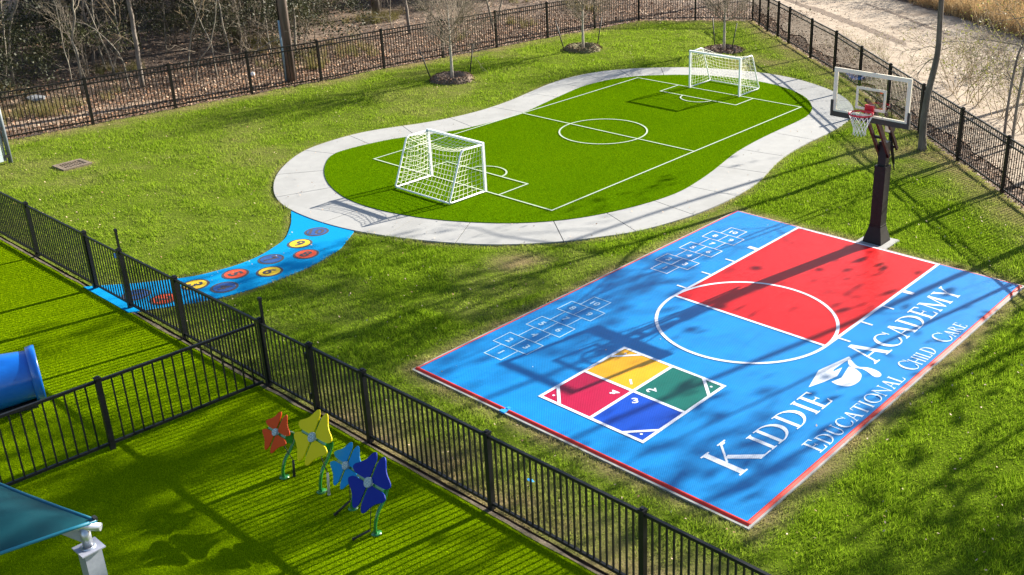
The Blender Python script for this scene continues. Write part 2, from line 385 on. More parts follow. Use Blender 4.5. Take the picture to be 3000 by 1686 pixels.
gx, gy = np.meshgrid(np.arange(-24.2, 12.6, .2), np.arange(FENCE_Y+.1, 20.6, .2))
cx_, cy_ = gx.ravel(), gy.ravel()
k_ = inpoly(cx_, cy_, LAWN); cx_, cy_ = cx_[k_], cy_[k_]
h_ = .1
V = np.stack([np.stack([cx_+a*h_, cy_+b*h_, 0*cx_], 1) for a, b in ((-1,-1),(1,-1),(1,1),(-1,1))], 1).reshape(-1,3)
MG = blade_mat('lawn_soil_and_thatch', (.040,.070,.004), (.105,.150,.012), (.17,.13,.07), 0, patch=1.2, rough=.9)
tag(npmesh('lawn', V, np.arange(len(V)).reshape(-1,4), MG, attrs={'rnd': np.full(len(V), .5), 'dry': dryness(V[:,0], V[:,1])}), kind='structure')

MGB = blade_mat('lawn_grass_blades', (.085,.170,.003), (.300,.430,.026), (.36,.295,.14), .45, patch=.9)
def grow_lawn(N):
    x, y = scatter(N, -24, 10, FENCE_Y, 20.4)
    k = visible(x, y) & inpoly(x, y, LAWN); x, y = x[k], y[k]
    dist = np.sqrt((x-CAM.x)**2+(y-CAM.y)**2+CAM.z**2)
    k = RNG.random(len(x)) < np.clip((16/dist)**1.5, 0, 1); x, y = x[k], y[k]
    sx = np.maximum(np.maximum(-3.405-x, x-3.43), np.maximum(-9.66-y, y-.14))
    k = (sx > -.02) & ~((x > -.3) & (x < .42) & (y > 0) & (y < .8))
    k &= ~(inpoly(x, y, OUT)) & ~inpoly(x, y, BLUE)
    k &= ~((x > -19.72) & (x < -19.05) & (y > -8.5) & (y < -7.7))
    x, y = x[k], y[k]
    for tx, ty in TREES3:
        k = np.hypot(x-tx, y-ty) > .60; x, y = x[k], y[k]
    dist = np.sqrt((x-CAM.x)**2+(y-CAM.y)**2+CAM.z**2)
    cl = vnoise(x, y, 1.7, 21, 4); cl2 = vnoise(x, y, 7, 22, 2)
    dr = dryness(x, y)
    h = (.012+.075*np.clip(cl*2.1-.65, 0, 1)*(.4+1.1*cl2))*(.6+.8*RNG.random(len(x)))*(1-.45*dr)+.010
    edge = np.minimum(np.abs(sx[k]) if False else 9, 9)
    wd = (.0045+.00042*dist)*(.7+.6*RNG.random(len(x)))
    return blades('lawn_grass', x, y, 0, h, wd, 1.3, MGB, dry=np.clip(dr+.25*(RNG.random(len(x))-.6)*(dr > .05), 0, 1))
GR = grow_lawn(2300000)
tag(GR, 'short green mown lawn grass with tan dry patches', 'grass', kind='stuff')

# ------------------------------------------------------------------ sandy track, leaf litter
def rnd_edge(P, amp, seed):
    P = catmull(P, 10); r = random.Random(seed)
    return [(p.x+r.uniform(-amp,amp), p.y+r.uniform(-amp,amp)) for p in P]
near = rnd_edge([(-40,46),(-30,36),(-22,28.0),(-18.6,24.2),(-15.6,20.9),(-11.6,17.5),(-7.6,14.2),(-4.6,11.4),(-1.4,8.5),(5,2.8)], .30, 1)
far = rnd_edge([(14,10),(6,16.5),(-1,20.5),(-5.2,23.5),(-7.6,25.3),(-10.0,26.9),(-14,29.8),(-22,37.5),(-32,48)], .35, 2)
s_ = MB(); s_.poly(near+far, -.03); tag(s_.build('dirt_road', M['sand']), kind='structure')
# wheel ruts pressed along the track
s_ = MB()
s_.poly(rnd_edge([(-19.5,27.3),(-17.0,25.7),(-15.2,24.75),(-13.2,23.4),(-11.66,22.3),(-10.33,21.45),(-8.9,20.3)], .08, 5)+rnd_edge([(-8.7,19.75),(-9.6,20.25),(-11.75,21.75),(-13.7,23.1),(-15.25,24.1),(-17.1,25.3),(-19.4,26.9)], .08, 6), -.026)
s_.poly(rnd_edge([(-14.5,27.6),(-12.2,26.0),(-10.0,24.3),(-8.2,22.9)], .05, 7)+rnd_edge([(-8.15,22.65),(-10.05,24.0),(-12.3,25.75),(-14.6,27.4)], .05, 8), -.026)
M['rut'] = mat('brown_packed_earth', (.060,.036,.021), (.15,.10,.066), 5, .95, .9, 25)
tag(s_.build('wheel_ruts', M['rut']), kind='structure')

s_ = MB(); s_.poly(rnd_edge([(-26.3,-11),(-25.3,-7.4),(-24.75,-4.5),(-24.35,-2.4)], .14, 15)+rnd_edge([(-23.95,-2.3),(-24.0,-4.5),(-24.25,-7.4),(-24.9,-11)], .14, 16), -.035)
M['strip'] = mat('pale_bare_soil', (.27,.20,.145), (.18,.125,.085), 4, .95, .6, 25)
tag(s_.build('dirt_strip', M['strip']), kind='structure')

def leafquads(name, x, y, z, size, mats, label, cat, wts):
    n = len(x); a = RNG.random(n)*2*pi; t = (RNG.random(n)-.5)*1.5; s = size*(.5+RNG.random(n))
    u = np.stack([np.cos(a), np.sin(a), t], 1)*s[:,None]/2
    v = np.stack([-np.sin(a), np.cos(a), (RNG.random(n)-.5)*1.2], 1)*s[:,None]*.3
    c = np.stack([x, y, z+s*.3], 1)
    V = np.stack([c-u, c-v, c+u, c+v], 1).reshape(-1,3)
    mi = RNG.choice(len(mats), n, p=wts)
    return tag(npmesh(name, V, np.arange(4*n).reshape(-1,4), mats, mi=mi), label, cat, kind='stuff')
M['lf1'] = mat('fallen_leaf_tan', (.29,.15,.075), rough=.8); M['lf2'] = mat('fallen_leaf_brown', (.155,.068,.030), rough=.8)
M['lf3'] = mat('fallen_leaf_pale', (.44,.31,.21), rough=.75); M['lf4'] = mat('fallen_leaf_dark', (.09,.05,.03), rough=.85)
LF = [M['lf1'], M['lf2'], M['lf3'], M['lf4']]
def litter():
    xs, ys = [], []
    # behind the back fence
    x, y = scatter(330000, -42, -15, -12, 24); d = segdist(x, y, BACKP)
    out = ~inpoly(x, y, LAWN)
    p = np.clip(1.25-d/7, .12, 1)*(.45+1.1*vnoise(x, y, .7, 31))
    k = out & (RNG.random(len(x)) < p) & visible(x, y, 0, .06); xs.append(x[k]); ys.append(y[k])
    # outside the right fence
    x, y = scatter(200000, -18, 6, 0, 26); d = segdist(x, y, RIGHTP)
    k = ~inpoly(x, y, LAWN) & (RNG.random(len(x)) < np.clip(1.15-d/2.6, .085, 1)*(.3+1.1*vnoise(x, y, 1, 33))) & visible(x, y, 0, .06)
    xs.append(x[k]); ys.append(y[k])
    return np.concatenate(xs), np.concatenate(ys)
x, y = litter()
leafquads('leaf_litter', x, y, -.055, .066, LF, 'brown fallen leaves covering the ground outside the fences', 'leaf litter', [.38,.26,.26,.10])
x, y = scatter(5200, -24, 8, FENCE_Y, 20); k = inpoly(x, y, LAWN) & ~inpoly(x, y, INN) & visible(x, y) & ~((np.abs(x) < 3.6) & (y > -9.8) & (y < .3) & (RNG.random(len(x)) < .93))
leafquads('fallen_leaves', x[k], y[k], .045, .034, [M['lf3'], M['lf1']], 'small pale fallen leaves scattered over the lawn', 'fallen leaves', [.75,.25])

# ------------------------------------------------------------------ concrete loop path, in slabs
def loop_path():
    n = len(OUT); mid = []; pairs = []
    # pair each outer point with nearest inner point, smoothed
    idx = np.array([np.argmin(np.hypot(*(INN-o).T)) for o in OUT])
    un = np.unwrap(idx*2*pi/len(INN))
    for _ in range(30): un = np.r_[(un[-1]-2*pi*np.sign(un[-1]-un[0])+un[1])/2, (un[:-2]+un[2:])/2, (un[-2]+un[0]+2*pi*np.sign(un[-1]-un[0]))/2]
    ii = (un/(2*pi)*len(INN)) % len(INN)
    f = np.floor(ii).astype(int); t = ii-f
    inn = INN[f % len(INN)]*(1-t)[:,None] + INN[(f+1) % len(INN)]*t[:,None]
    return inn
INP = loop_path()
JO = [(-15.33,-3.41),(-14.24,-5.14),(-12.65,-5.9),(-10.4,-6.4),(-8.6,-6.05),(-7.03,-5.35),(-5.3,-3.82),(-4.43,-2.4),(-4.0,-.8),(-3.96,.9),(-4.35,2.9),(-4.7,4.4),(-4.88,6.2),(-5.1,8.4),(-6.2,10.6),(-7.9,11.75),(-10,12.2),(-12.2,11.7),(-13.9,10.6),(-14.9,9.4),(-15.35,8.2),(-15.42,6.6),(-15.05,4.9),(-14.72,3.06),(-14.76,1.3),(-15.28,-.2),(-15.64,-1.78)]
jo = sorted({int(np.argmin(np.hypot(*(OUT-np.array(j)).T))) for j in JO})
pm = MB()
bed = MB(); nO = len(OUT)
for i in range(nO):
    j = (i+1) % nO
    bed.add([(OUT[i][0],OUT[i][1],.012),(OUT[j][0],OUT[j][1],.012),(INP[j][0],INP[j][1],.012),(INP[i][0],INP[i][1],.012)], [(0,1,2,3)])
M['joint'] = mat('dark_joint_filler', (.10,.095,.09), rough=.9)
for a, b in zip(jo, jo[1:]+[jo[0]+nO]):
    sl_ = list(range(a, b+1))
    ring = []
    for q, i in enumerate(sl_):
        o = Vector((*OUT[i % nO], .036)); v = Vector((*INP[i % nO], .036))
        if q in (0, len(sl_)-1):
            nb = sl_[1] if q == 0 else sl_[-2]
            e = (Vector((*OUT[nb % nO], .036))-o).normalized()*.010; o = o+e; v = v+e
        ring.append((o, v))
    for (o1, v1), (o2, v2) in zip(ring, ring[1:]):
        z0 = Vector((0,0,-.05))
        pm.add([o1,o2,v2,v1], [(0,1,2,3)] if (o2-o1).cross(v1-o1).z > 0 else [(3,2,1,0)])
        pm.add([o1,o2,o2+z0,o1+z0,v1,v2,v2+z0,v1+z0], [(0,1,2,3),(4,7,6,5)])
    for (o, v), fl in ((ring[0], 1), (ring[-1], 0)):
        pm.add([o,v,v+Vector((0,0,-.05)),o+Vector((0,0,-.05))], [(0,1,2,3)])
path = tag(pm.build('concrete_path', M['concrete']), kind='structure')
bed.build('joint_bed', M['joint'], path)

# ------------------------------------------------------------------ blue numbered path
bp_ = MB(); bp_.prism(BLUE, -.02, .022)
bpath = tag(bp_.build('blue_path', M['blue_path']), kind='structure')
FONTS = {}
def digit_mesh(s, bold=.028):
    """outline of a numeral as flat polygons, height 1, centred; built-in outline letters turned to mesh"""
    if s in FONTS: return FONTS[s]
    c = bpy.data.curves.new('numeral', 'FONT'); c.body = s; c.size = 1; c.offset = bold; c.resolution_u = 6; c.align_x = 'CENTER'
    o = bpy.data.objects.new('numeral', c); COL.objects.link(o)
    bpy.context.view_layer.update()
    me = bpy.data.meshes.new_from_object(o.evaluated_get(bpy.context.evaluated_depsgraph_get()))
    V = [(v.co.x, v.co.y) for v in me.vertices]; F = [tuple(p.vertices) for p in me.polygons]
    bpy.data.objects.remove(o); bpy.data.curves.remove(c); bpy.data.meshes.remove(me)
    x0 = min(v[0] for v in V); x1 = max(v[0] for v in V); y0 = min(v[1] for v in V); y1 = max(v[1] for v in V)
    V = [((v[0]-(x0+x1)/2)/(y1-y0), (v[1]-(y0+y1)/2)/(y1-y0)) for v in V]
    FONTS[s] = (V, F); return FONTS[s]
def put_digit(mb, s, c, h, up, z, wide=1.0):
    V, F = digit_mesh(s); u = Vector(up).normalized(); r = Vector((u.y, -u.x))
    P = [(c[0]+(r.x*v[0]*wide+u.x*v[1])*h, c[1]+(r.y*v[0]*wide+u.y*v[1])*h, z) for v in V]
    F2 = []
    for f in F:
        a, b, d = (Vector(P[i]) for i in f[:3])
        F2.append(f if (b-a).cross(d-a).z > 0 else f[::-1])
    mb.add(P, F2)
DISC = [((-9.99,-11.12),'1','blue',(.25,1)),((-9.38,-10.87),'2','red',(.4,1)),((-9.52,-10.13),'3','yellow',(.3,1)),((-8.95,-9.83),'4','blue',(.25,1)),((-9.37,-9.33),'5','red',(.15,1)),
        ((-8.92,-8.82),'6','yellow',(.05,1)),((-9.47,-8.43),'7','blue',(-.1,1)),((-9.12,-7.80),'8','red',(-.3,1)),((-9.74,-7.53),'9','yellow',(-.5,1)),((-10.04,-6.88),'10','blue',(-.75,.75))]
M['disc_blue'] = mat('royal_blue_rubber', (.0003,.050,.21), (.0004,.060,.24), 40, .8, .2, 160)
M['disc_red'] = mat('orange_red_rubber', (.50,.040,.008), (.55,.05,.01), 40, .8, .2, 160)
M['disc_yellow'] = mat('bright_yellow_rubber', (.62,.41,.006), (.66,.45,.01), 40, .8, .2, 160)
M['disc_dark'] = mat('charcoal_rubber', (.035,.032,.045), (.05,.045,.06), 40, .85, .2, 160)
for (c, s, colr, up) in DISC:
    circ = lambda r, n=40: [(c[0]+r*cos(2*pi*i/n), c[1]+r*sin(2*pi*i/n)) for i in range(n)]
    mb = MB(); mb.poly(circ(.270), .026); d = mb.build('number_disc', M['disc_dark'], bpath)
    d['label'] = f'{colr} round floor disc numbered {s} with a dark rim'
    mb = MB(); mb.poly(circ(.220), .029); mb.build('disc_face', M['disc_'+colr], d)
    mb = MB(); put_digit(mb, s, c, .29, up, .032, 1.05); mb.build('numeral', M['disc_dark'], d)

# ------------------------------------------------------------------ soccer turf
st = MB(); st.prism([tuple(p) for p in INN], -.02, .05)
soccer = tag(st.build('soccer_turf', M['soccer']), kind='structure')
def line(mb, a, b, w, z, ext=True):
    a = Vector((a[0],a[1],0)); b = Vector((b[0],b[1],0)); d = (b-a).normalized(); n = Vector((-d.y,d.x,0))*w/2
    if ext: a = a-d*w/2; b = b+d*w/2
    P = [a-n, b-n, b+n, a+n]; mb.add([(p.x,p.y,z) for p in P], [(0,1,2,3)])
def arc(mb, c, r, w, z, a0=0, a1=2*pi, n=64):
    V = []; F = []
    for i in range(n+1):
        a = a0+(a1-a0)*i/n
        V += [(c[0]+(r-w/2)*cos(a), c[1]+(r-w/2)*sin(a), z), (c[0]+(r+w/2)*cos(a), c[1]+(r+w/2)*sin(a), z)]
    for i in range(n): F.append((2*i, 2*i+1, 2*i+3, 2*i+2))
    mb.add(V, F)
LZ = .0665
XL, XR, YN, YF, LW_ = -13.34, -6.83, -2.71, 8.86, .048
ca, sa = cos(.01737), sin(.01737)
def sc_(x, y):  # pitch frame -> world
    return (-10.099+ca*x-sa*y, 3.0786+sa*x+ca*y)
hw, hl = 3.255, 5.79
l = MB()
line(l, sc_(-hw,-hl), sc_(hw,-hl), LW_, LZ); line(l, sc_(-hw,hl), sc_(hw,hl), LW_, LZ)
line(l, sc_(-hw,-hl), sc_(-hw,hl), LW_, LZ+.0006); line(l, sc_(hw,-hl), sc_(hw,hl), LW_, LZ+.0006)
line(l, sc_(-hw,0), sc_(hw,0), LW_, LZ+.0012, False)
arc(l, sc_(0,0), 1.283, .05, LZ+.0018)
for s in (-1, 1):
    yb, yi = s*hl, s*(hl-1.03)
    line(l, sc_(-1.49,yb), sc_(-1.49,yi), LW_, LZ+.0012); line(l, sc_(1.49,yb), sc_(1.49,yi), LW_, LZ+.0012)
    line(l, sc_(-1.49,yi), sc_(1.49,yi), LW_, LZ+.0018)
    c = sc_(0, s*(hl-1.05))
    V0 = len(l.v)
    arc(l, (0,0), 1, .09, 0, 0, pi, 30)
    for q in range(V0, len(l.v)):
        x, y, _ = l.v[q]; x2, y2 = sc_(x*.56, s*(hl-1.03)-s*y*.50); l.v[q] = (x2, y2, LZ+.0024)
    if s > 0:
        for q in range(len(l.f)-30, len(l.f)): l.f[q] = l.f[q][::-1]
for q, f in enumerate(l.f):
    a, b, d = (Vector(l.v[i]) for i in f[:3])
    if (b-a).cross(d-a).z < 0: l.f[q] = f[::-1]
l.build('pitch_marking', M['white_line'], soccer)

MSB = blade_mat('soccer_turf_blades', (.085,.185,.0006), (.18,.300,.0010), (.2,.2,.05), .35, patch=.25, rough=.5)
x, y = scatter(900000, -15.4, -4.8, -5.4, 11.2); k = inpoly(x, y, INN) & visible(x, y); x, y = x[k], y[k]
dist = np.sqrt((x-CAM.x)**2+(y-CAM.y)**2+CAM.z**2)
k = RNG.random(len(x)) < .45; x, y, dist = x[k], y[k], dist[k]
tag(blades('turf_blades', x, y, .048, .013+.009*RNG.random(len(x)), .006+.0004*dist, .9, MSB, soccer), kind='stuff')

# ------------------------------------------------------------------ play turf of the two pens
pt = MB(); pt.prism([(-30,-30),(16,-30),(16,-11.56),(-30,-11.56)], -.05, .008)
pturf = tag(pt.build('play_turf', M['playturf']), kind='structure')
MPB = blade_mat('play_turf_blades', (.11,.205,.0006), (.385,.52,.003), (.3,.3,.1), .35, patch=.3, rough=.5)
x, y = scatter(2400000, -17, 6, -19.5, -11.565); k = visible(x, y, 0, .07); x, y = x[k], y[k]
dist = np.sqrt((x-CAM.x)**2+(y-CAM.y)**2+CAM.z**2)
k = RNG.random(len(x)) < np.clip((13/dist)**1.3, 0, 1); x, y, dist = x[k], y[k], dist[k]
tag(blades('turf_blades', x, y, .006, .010+.011*RNG.random(len(x)), .003+.0003*dist, 1.0, MPB, pturf), kind='stuff')
e_ = MB(); r = random.Random(4)
up_ = [(-30+i*.4, -11.53+r.uniform(-.015,.015)) for i in range(116)]; lo_ = [(-30+i*.4, -11.575+r.uniform(-.015,.015)) for i in range(116)]
e_.prism(lo_+up_[::-1], -.03, .016)
M['edging'] = mat('dusty_soil_edging', (.055,.042,.028), (.13,.10,.07), 9, .95, .6, 50)
tag(e_.build('turf_edging', M['edging']), kind='structure')
# ------------------------------------------------------------------ sport court
M['c_blue'] = tile_mat('blue_sport_tile', (.0008,.165,.44))
M['c_red'] = tile_mat('red_sport_tile', (.46,.006,.008), spec=.13)
M['c_yellow'] = tile_mat('yellow_sport_tile', (.60,.285,.004))
M['c_crimson'] = tile_mat('crimson_sport_tile', (.33,.001,.035))
M['c_green'] = tile_mat('green_sport_tile', (.001,.098,.078))
M['c_royal'] = tile_mat('royal_blue_sport_tile', (.001,.048,.36))
M['c_white'] = tile_mat('white_court_paint', (.56,.58,.66), .5, .16)
M['c_thin'] = tile_mat('thin_white_court_paint', (.33,.48,.62), .5, .22)
M['c_letter'] = tile_mat('white_lettering_paint', (.62,.66,.72), .5, .10)
M['c_small'] = tile_mat('small_lettering_paint', (.50,.58,.68), .5, .12)
M['c_edge'] = mat('red_edge_ramp', (.50,.030,.022), (.54,.04,.028), 20, .6, spec=.15)
X0, X1, Y0, Y1 = COURT
sb = MB(); sb.prism(SLAB, -.05, .030)
court = tag(sb.build('sport_court', M['pad_concrete']), kind='structure')
mb = MB(); mb.prism([(X0+.06,Y0+.065),(X1-.065,Y0+.065),(X1-.065,Y1-.055),(X0+.06,Y1-.055)], .02, .050)
mb.build('playing_surface', M['c_blue'], court)
def ramp(a, b, inx, iny, nm, lab=None):
    # bevelled edge strip from the slab up to the tiles
    m = MB(); a = Vector((*a,0)); b = Vector((*b,0)); n = Vector((inx,iny,0))
    P = [a+Vector((0,0,.033)), b+Vector((0,0,.033)), b+n*.65+Vector((0,0,.051)), a+n*.65+Vector((0,0,.051)), b+n+Vector((0,0,.051)), a+n+Vector((0,0,.051))]
    m.add(P, [(0,1,2,3),(3,2,4,5)])
    for q, f in enumerate(m.f):
        A, B, C = (Vector(m.v[i]) for i in f[:3])
        if (B-A).cross(C-A).z < 0: m.f[q] = f[::-1]
    o = m.build(nm, M['c_edge'], court); return o
ramp((X0,Y0),(X1,Y0),0,.063,'edge_strip'); ramp((X0,Y1),(X1,Y1),0,-.053,'edge_strip')
ramp((X0,Y0+.064),(X0,Y1-.054),.058,0,'edge_strip'); ramp((X1,Y0+.064),(X1,Y1-.054),-.063,0,'edge_strip')
KL, HX = 4.568, 1.664
mb = MB(); mb.poly([(-HX,-KL),(HX,-KL),(HX,.0),(-HX,.0)], .0530); mb.build('key_area', M['c_red'], court)
mb = MB(); z = .0560
line(mb, (-HX,-KL), (-HX,0), .062, z); line(mb, (HX,-KL), (HX,0), .062, z)
line(mb, (-HX,-KL), (HX,-KL), .062, z+.0006); line(mb, (-HX-.03,.016), (HX+.03,.016), .055, z+.0006, False)
arc(mb, (0,-KL), 1.664, .062, z+.0012, n=96)
for s in (-1, 1):
    mb.poly([(s*1.70,-1.565),(s*1.91,-1.565),(s*1.91,-1.685),(s*1.70,-1.685)], z)
    for yy in (-2.475,-3.325,-4.155): line(mb, (s*1.69,yy), (s*1.92,yy), .046, z, False)
for q, f in enumerate(mb.f):
    A, B, C = (Vector(mb.v[i]) for i in f[:3])
    if (B-A).cross(C-A).z < 0: mb.f[q] = f[::-1]
mb.build('court_marking', M['c_white'], court)
# four square
FX, FY, FS = .010, -7.890, 1.06
fsq = empty('four_square', (0,0,0)); fsq.parent = court
for nm, col, (sx, sy), num in (('yellow','c_yellow',(-1,1),'1'),('green','c_green',(1,1),'2'),('royal blue','c_royal',(1,-1),'3'),('crimson','c_crimson',(-1,-1),'4')):
    mb = MB(); mb.poly([(FX,FY),(FX+sx*FS,FY),(FX+sx*FS,FY+sy*FS),(FX,FY+sy*FS)], .0530)
    o = mb.build('number_square', M[col], fsq); o['label'] = f'{nm} square numbered {num} of the four square game'
mb = MB()
for k in (-1, 0, 1):
    line(mb, (FX+k*FS,FY-FS), (FX+k*FS,FY+FS), .060, .0560); line(mb, (FX-FS,FY+k*FS), (FX+FS,FY+k*FS), .060, .0566)
for sx, sy, num in ((-1,1,'1'),(1,1,'2'),(1,-1,'3'),(-1,-1,'4')):
    line(mb, (FX+sx*(FS-.415),FY+sy*FS), (FX+sx*FS,FY+sy*(FS-.415)), .055, .0572)
    c = (FX+sx*(FS-.15), FY+sy*(FS-.15))
    mb.poly([(c[0]+.024*cos(i*pi/8), c[1]+.024*sin(i*pi/8)) for i in range(16)], .0560)
    put_digit(mb, num, (FX+sx*.215, FY+sy*.21), .165, (-sx,-sy), .0560, 1.15)
mb.build('game_line', M['c_white'], fsq)
# hopscotch grids
def hopscotch(y0):
    mb = MB(); q = .4165; xc = -2.63; yy = y0
    rows = [('1',),('2','3'),('4',),('5','6'),('7',),('8','9'),('10',)]
    z = .0530
    hl_ = {}
    for i, rw in enumerate(rows):
        hwid = q/2*len(rw)
        for k, dg in enumerate(rw):
            xx = xc if len(rw) == 1 else xc+(k-.5)*q
            put_digit(mb, dg, (xx, yy+i*q+q/2), .15, (0,1), z, 1.1)
        for xx in ([xc-hwid, xc+hwid] + ([xc] if len(rw) == 2 else [])): line(mb, (xx,yy+i*q), (xx,yy+(i+1)*q), .020, z)
    for i in range(len(rows)+1):
        hwid = q/2*max(len(rows[i-1]) if i else 1, len(rows[i]) if i < len(rows) else 1)
        line(mb, (xc-hwid,yy+i*q), (xc+hwid,yy+i*q), .020, z+.0006)
    return mb
h1 = hopscotch(-8.505).build('hopscotch_grid', M['c_thin'], court); h1['label'] = 'white hopscotch grid nearer the black fence'
h2 = hopscotch(-3.835).build('hopscotch_grid', M['c_white'], court); h2['label'] = 'white hopscotch grid nearer the concrete loop path'

# serif capitals, drawn as outlines (u along, v up, cap height 1)
def ring2(cx, cy, ro, rov, ri, riv, a0, a1, dx=0, n=22):
    """crescent stroke between two ellipses"""
    out = []
    for i in range(n):
        t0 = a0+(a1-a0)*i/n; t1 = a0+(a1-a0)*(i+1)/n
        out.append([(cx+ro*cos(t0),cy+rov*sin(t0)),(cx+ro*cos(t1),cy+rov*sin(t1)),(cx+dx+ri*cos(t1),cy+riv*sin(t1)),(cx+dx+ri*cos(t0),cy+riv*sin(t0))])
    return out
def rc(x0, x1, y0, y1): return [(x0,y0),(x1,y0),(x1,y1),(x0,y1)]
def dg(a, b, w): return [(a[0]-w/2,a[1]),(a[0]+w/2,a[1]),(b[0]+w/2,b[1]),(b[0]-w/2,b[1])]
def serif(x, y, L=.12, t=.035, w=.07):
    s = 1 if y < .5 else -1
    return [[(x-L,y),(x+L,y),(x+L,y+s*t),(x+w*.9,y+s*t*1.3),(x+w*.6,y+s*t*2.6),(x-w*.6,y+s*t*2.6),(x-w*.9,y+s*t*1.3),(x-L,y+s*t)]]
T_, t_ = .13, .05
def glyph(ch):
    if ch == 'I': return [rc(.12,.12+T_,0,1)]+serif(.185,0)+serif(.185,1), .37
    if ch == 'D': return [rc(.10,.10+T_,0,1)]+ring2(.22,.5,.60,.5,.45,.46,-pi/2,pi/2)+[rc(0,.23,0,.04),rc(0,.23,.96,1)], .88
    if ch == 'E': return [rc(.10,.10+T_,0,1)]+[rc(0,.58,0,.045),rc(0,.55,.955,1),rc(.2,.46,.49,.535),[(.58,0),(.62,.22),(.585,.22),(.50,.04)],[(.55,1),(.575,.80),(.54,.80),(.46,.96)],[(.46,.42),(.46,.61),(.43,.61),(.43,.42)]], .68
    if ch == 'L': return [rc(.10,.10+T_,0,1)]+serif(.165,1)+[rc(0,.58,0,.045),[(.58,0),(.63,.26),(.59,.26),(.50,.04)]], .66
    if ch == 'A': return [dg((.13,0),(.40,1),.055),dg((.70,0),(.42,1),.15),rc(.22,.58,.32,.365)]+serif(.13,0,.12)+serif(.70,0,.14), .84
    if ch == 'C': return ring2(.50,.5,.46,.52,.33,.475,.19*pi,1.81*pi,.03,34)+[[(.84,.66),(.875,.66),(.875,.99),(.84,.93)],[(.85,.17),(.88,.24),(.85,.30),(.80,.22)]], .92
    if ch == 'O': return ring2(.52,.5,.50,.52,.36,.475,0,2*pi,0,40), 1.04
    if ch == 'K': return [rc(.10,.10+T_,0,1)]+serif(.165,0)+serif(.165,1)+[dg((.22,.46),(.66,1),.06),[(.30,.58),(.42,.62),(.82,.06),(.92,0),(.70,0)]]+serif(.66,1,.12)+[rc(.68,1.02,0,.035)], .98
    if ch == 'M': return [dg((.13,0),(.18,1),.05),[(.10,1),(.25,1),(.60,.12),(.54,0)],dg((.55,.03),(.88,1),.05),dg((.94,0),(.90,1),.135)]+serif(.13,0,.10)+serif(.94,0,.13)+[rc(.03,.2,.965,1),rc(.86,1.03,.965,1)], 1.10
    if ch == 'Y': return [[(.06,1),(.22,1),(.50,.46),(.36,.46)],dg((.43,.46),(.74,1),.05),rc(.36,.36+T_,0,.5)]+serif(.425,0)+serif(.14,1,.14)+serif(.74,1,.11), .84
    if ch == 'U': return [rc(.10,.10+T_,.32,1),rc(.66,.71,.32,1)]+ring2(.405,.33,.305,.35,.18,.29,pi,2*pi,.05)+serif(.165,1)+serif(.685,1,.11), .84
    if ch == 'T': return [rc(.33,.33+T_,0,1),rc(.02,.77,.955,1),[(.02,1),(.06,.96),(.04,.76),(.0,.76)],[(.77,1),(.73,.96),(.75,.76),(.79,.76)]]+serif(.395,0), .80
    if ch == 'N': return [rc(.11,.16,0,1),rc(.76,.81,0,1),[(.05,1),(.20,1),(.81,.05),(.79,-.02)]]+serif(.135,0,.11)+serif(.785,1,.11), .94
    if ch == 'H': return [rc(.10,.10+T_,0,1),rc(.66,.66+T_,0,1),rc(.2,.7,.48,.525)]+serif(.165,0)+serif(.165,1)+serif(.725,0)+serif(.725,1), .90
    if ch == 'R': return [rc(.10,.10+T_,0,1),rc(0,.24,.96,1)]+ring2(.22,.745,.38,.255,.25,.215,-pi/2,pi/2)+[[(.30,.50),(.43,.50),(.78,.04),(.88,0),(.66,0)]]+serif(.165,0), .86
def word(mb, s, xb, h1_, h2_, y0, y1, z, thin=1):
    """s runs along +y from y0 to y1, first letter h1_ tall, others h2_; baseline at x=xb, letters rise toward -x"""
    adv = []; 
    for i, c in enumerate(s): adv.append(glyph(c)[1]*(h1_ if i == 0 else h2_)+.035*h2_)
    k = (y1-y0)/(sum(adv)); y = y0
    for i, c in enumerate(s):
        h = h1_ if i == 0 else h2_
        for j, P in enumerate(glyph(c)[0]):
            zz = z+.00025*(j % 9) + (.003 if j >= 9 and len(P) != 4 else 0)
            zz = z+.0002*j
            mb.poly([(xb-p[1]*h, y+p[0]*h*k) for p in P], zz)
        y += adv[i]*k
mb = MB()
word(mb, 'KIDDIE', 2.685, .705, .475, -8.79, -6.05, .0530)
word(mb, 'ACADEMY', 2.640, .665, .475, -4.62, -.94, .0530)
mb.build('lettering', M['c_letter'], court)['label'] = 'large white serif lettering along the right side of the court'
mb = MB()
word(mb, 'EDUCATIONAL', 3.275, .325, .265, -7.54, -4.72, .0530)
word(mb, 'CHILD', 3.268, .345, .270, -4.45, -3.47, .0530)
word(mb, 'CARE', 3.280, .345, .240, -3.16, -2.24, .0530)
mb.build('lettering', M['c_small'], court)['label'] = 'smaller white serif lettering along the court edge'
mb = MB()
mb.poly([(2.163,-5.991),(2.003,-5.399),(2.085,-5.03),(2.164,-4.649),(2.235,-4.70),(2.20,-4.85),(2.188,-5.22),(2.215,-5.29),(2.262,-5.061),(2.345,-5.38),(2.27,-5.68)], .0530)
mb.poly([(p.x,p.y) for p in catmull([(2.18,-4.70),(2.26,-4.745),(2.37,-4.83),(2.473,-4.87),(2.60,-4.80),(2.75,-4.795),(2.86,-4.84),(2.905,-4.92),(2.87,-5.0),(2.78,-4.995),(2.66,-4.93),(2.54,-4.905),(2.42,-4.95),(2.33,-4.93),(2.25,-4.84)], 4, True)], .0536)
mb.poly([(2.363,-5.606),(2.425,-5.38),(2.36,-5.09)]+[(p.x,p.y) for p in catmull([(2.335,-4.965),(2.43,-4.965),(2.52,-5.0),(2.63,-5.08),(2.70,-5.25),(2.705,-5.42),(2.66,-5.55),(2.57,-5.61),(2.47,-5.63)], 4)], .0530)
mb.build('cap_emblem', M['c_letter'], court)['label'] = 'white graduation cap emblem between the two large words'

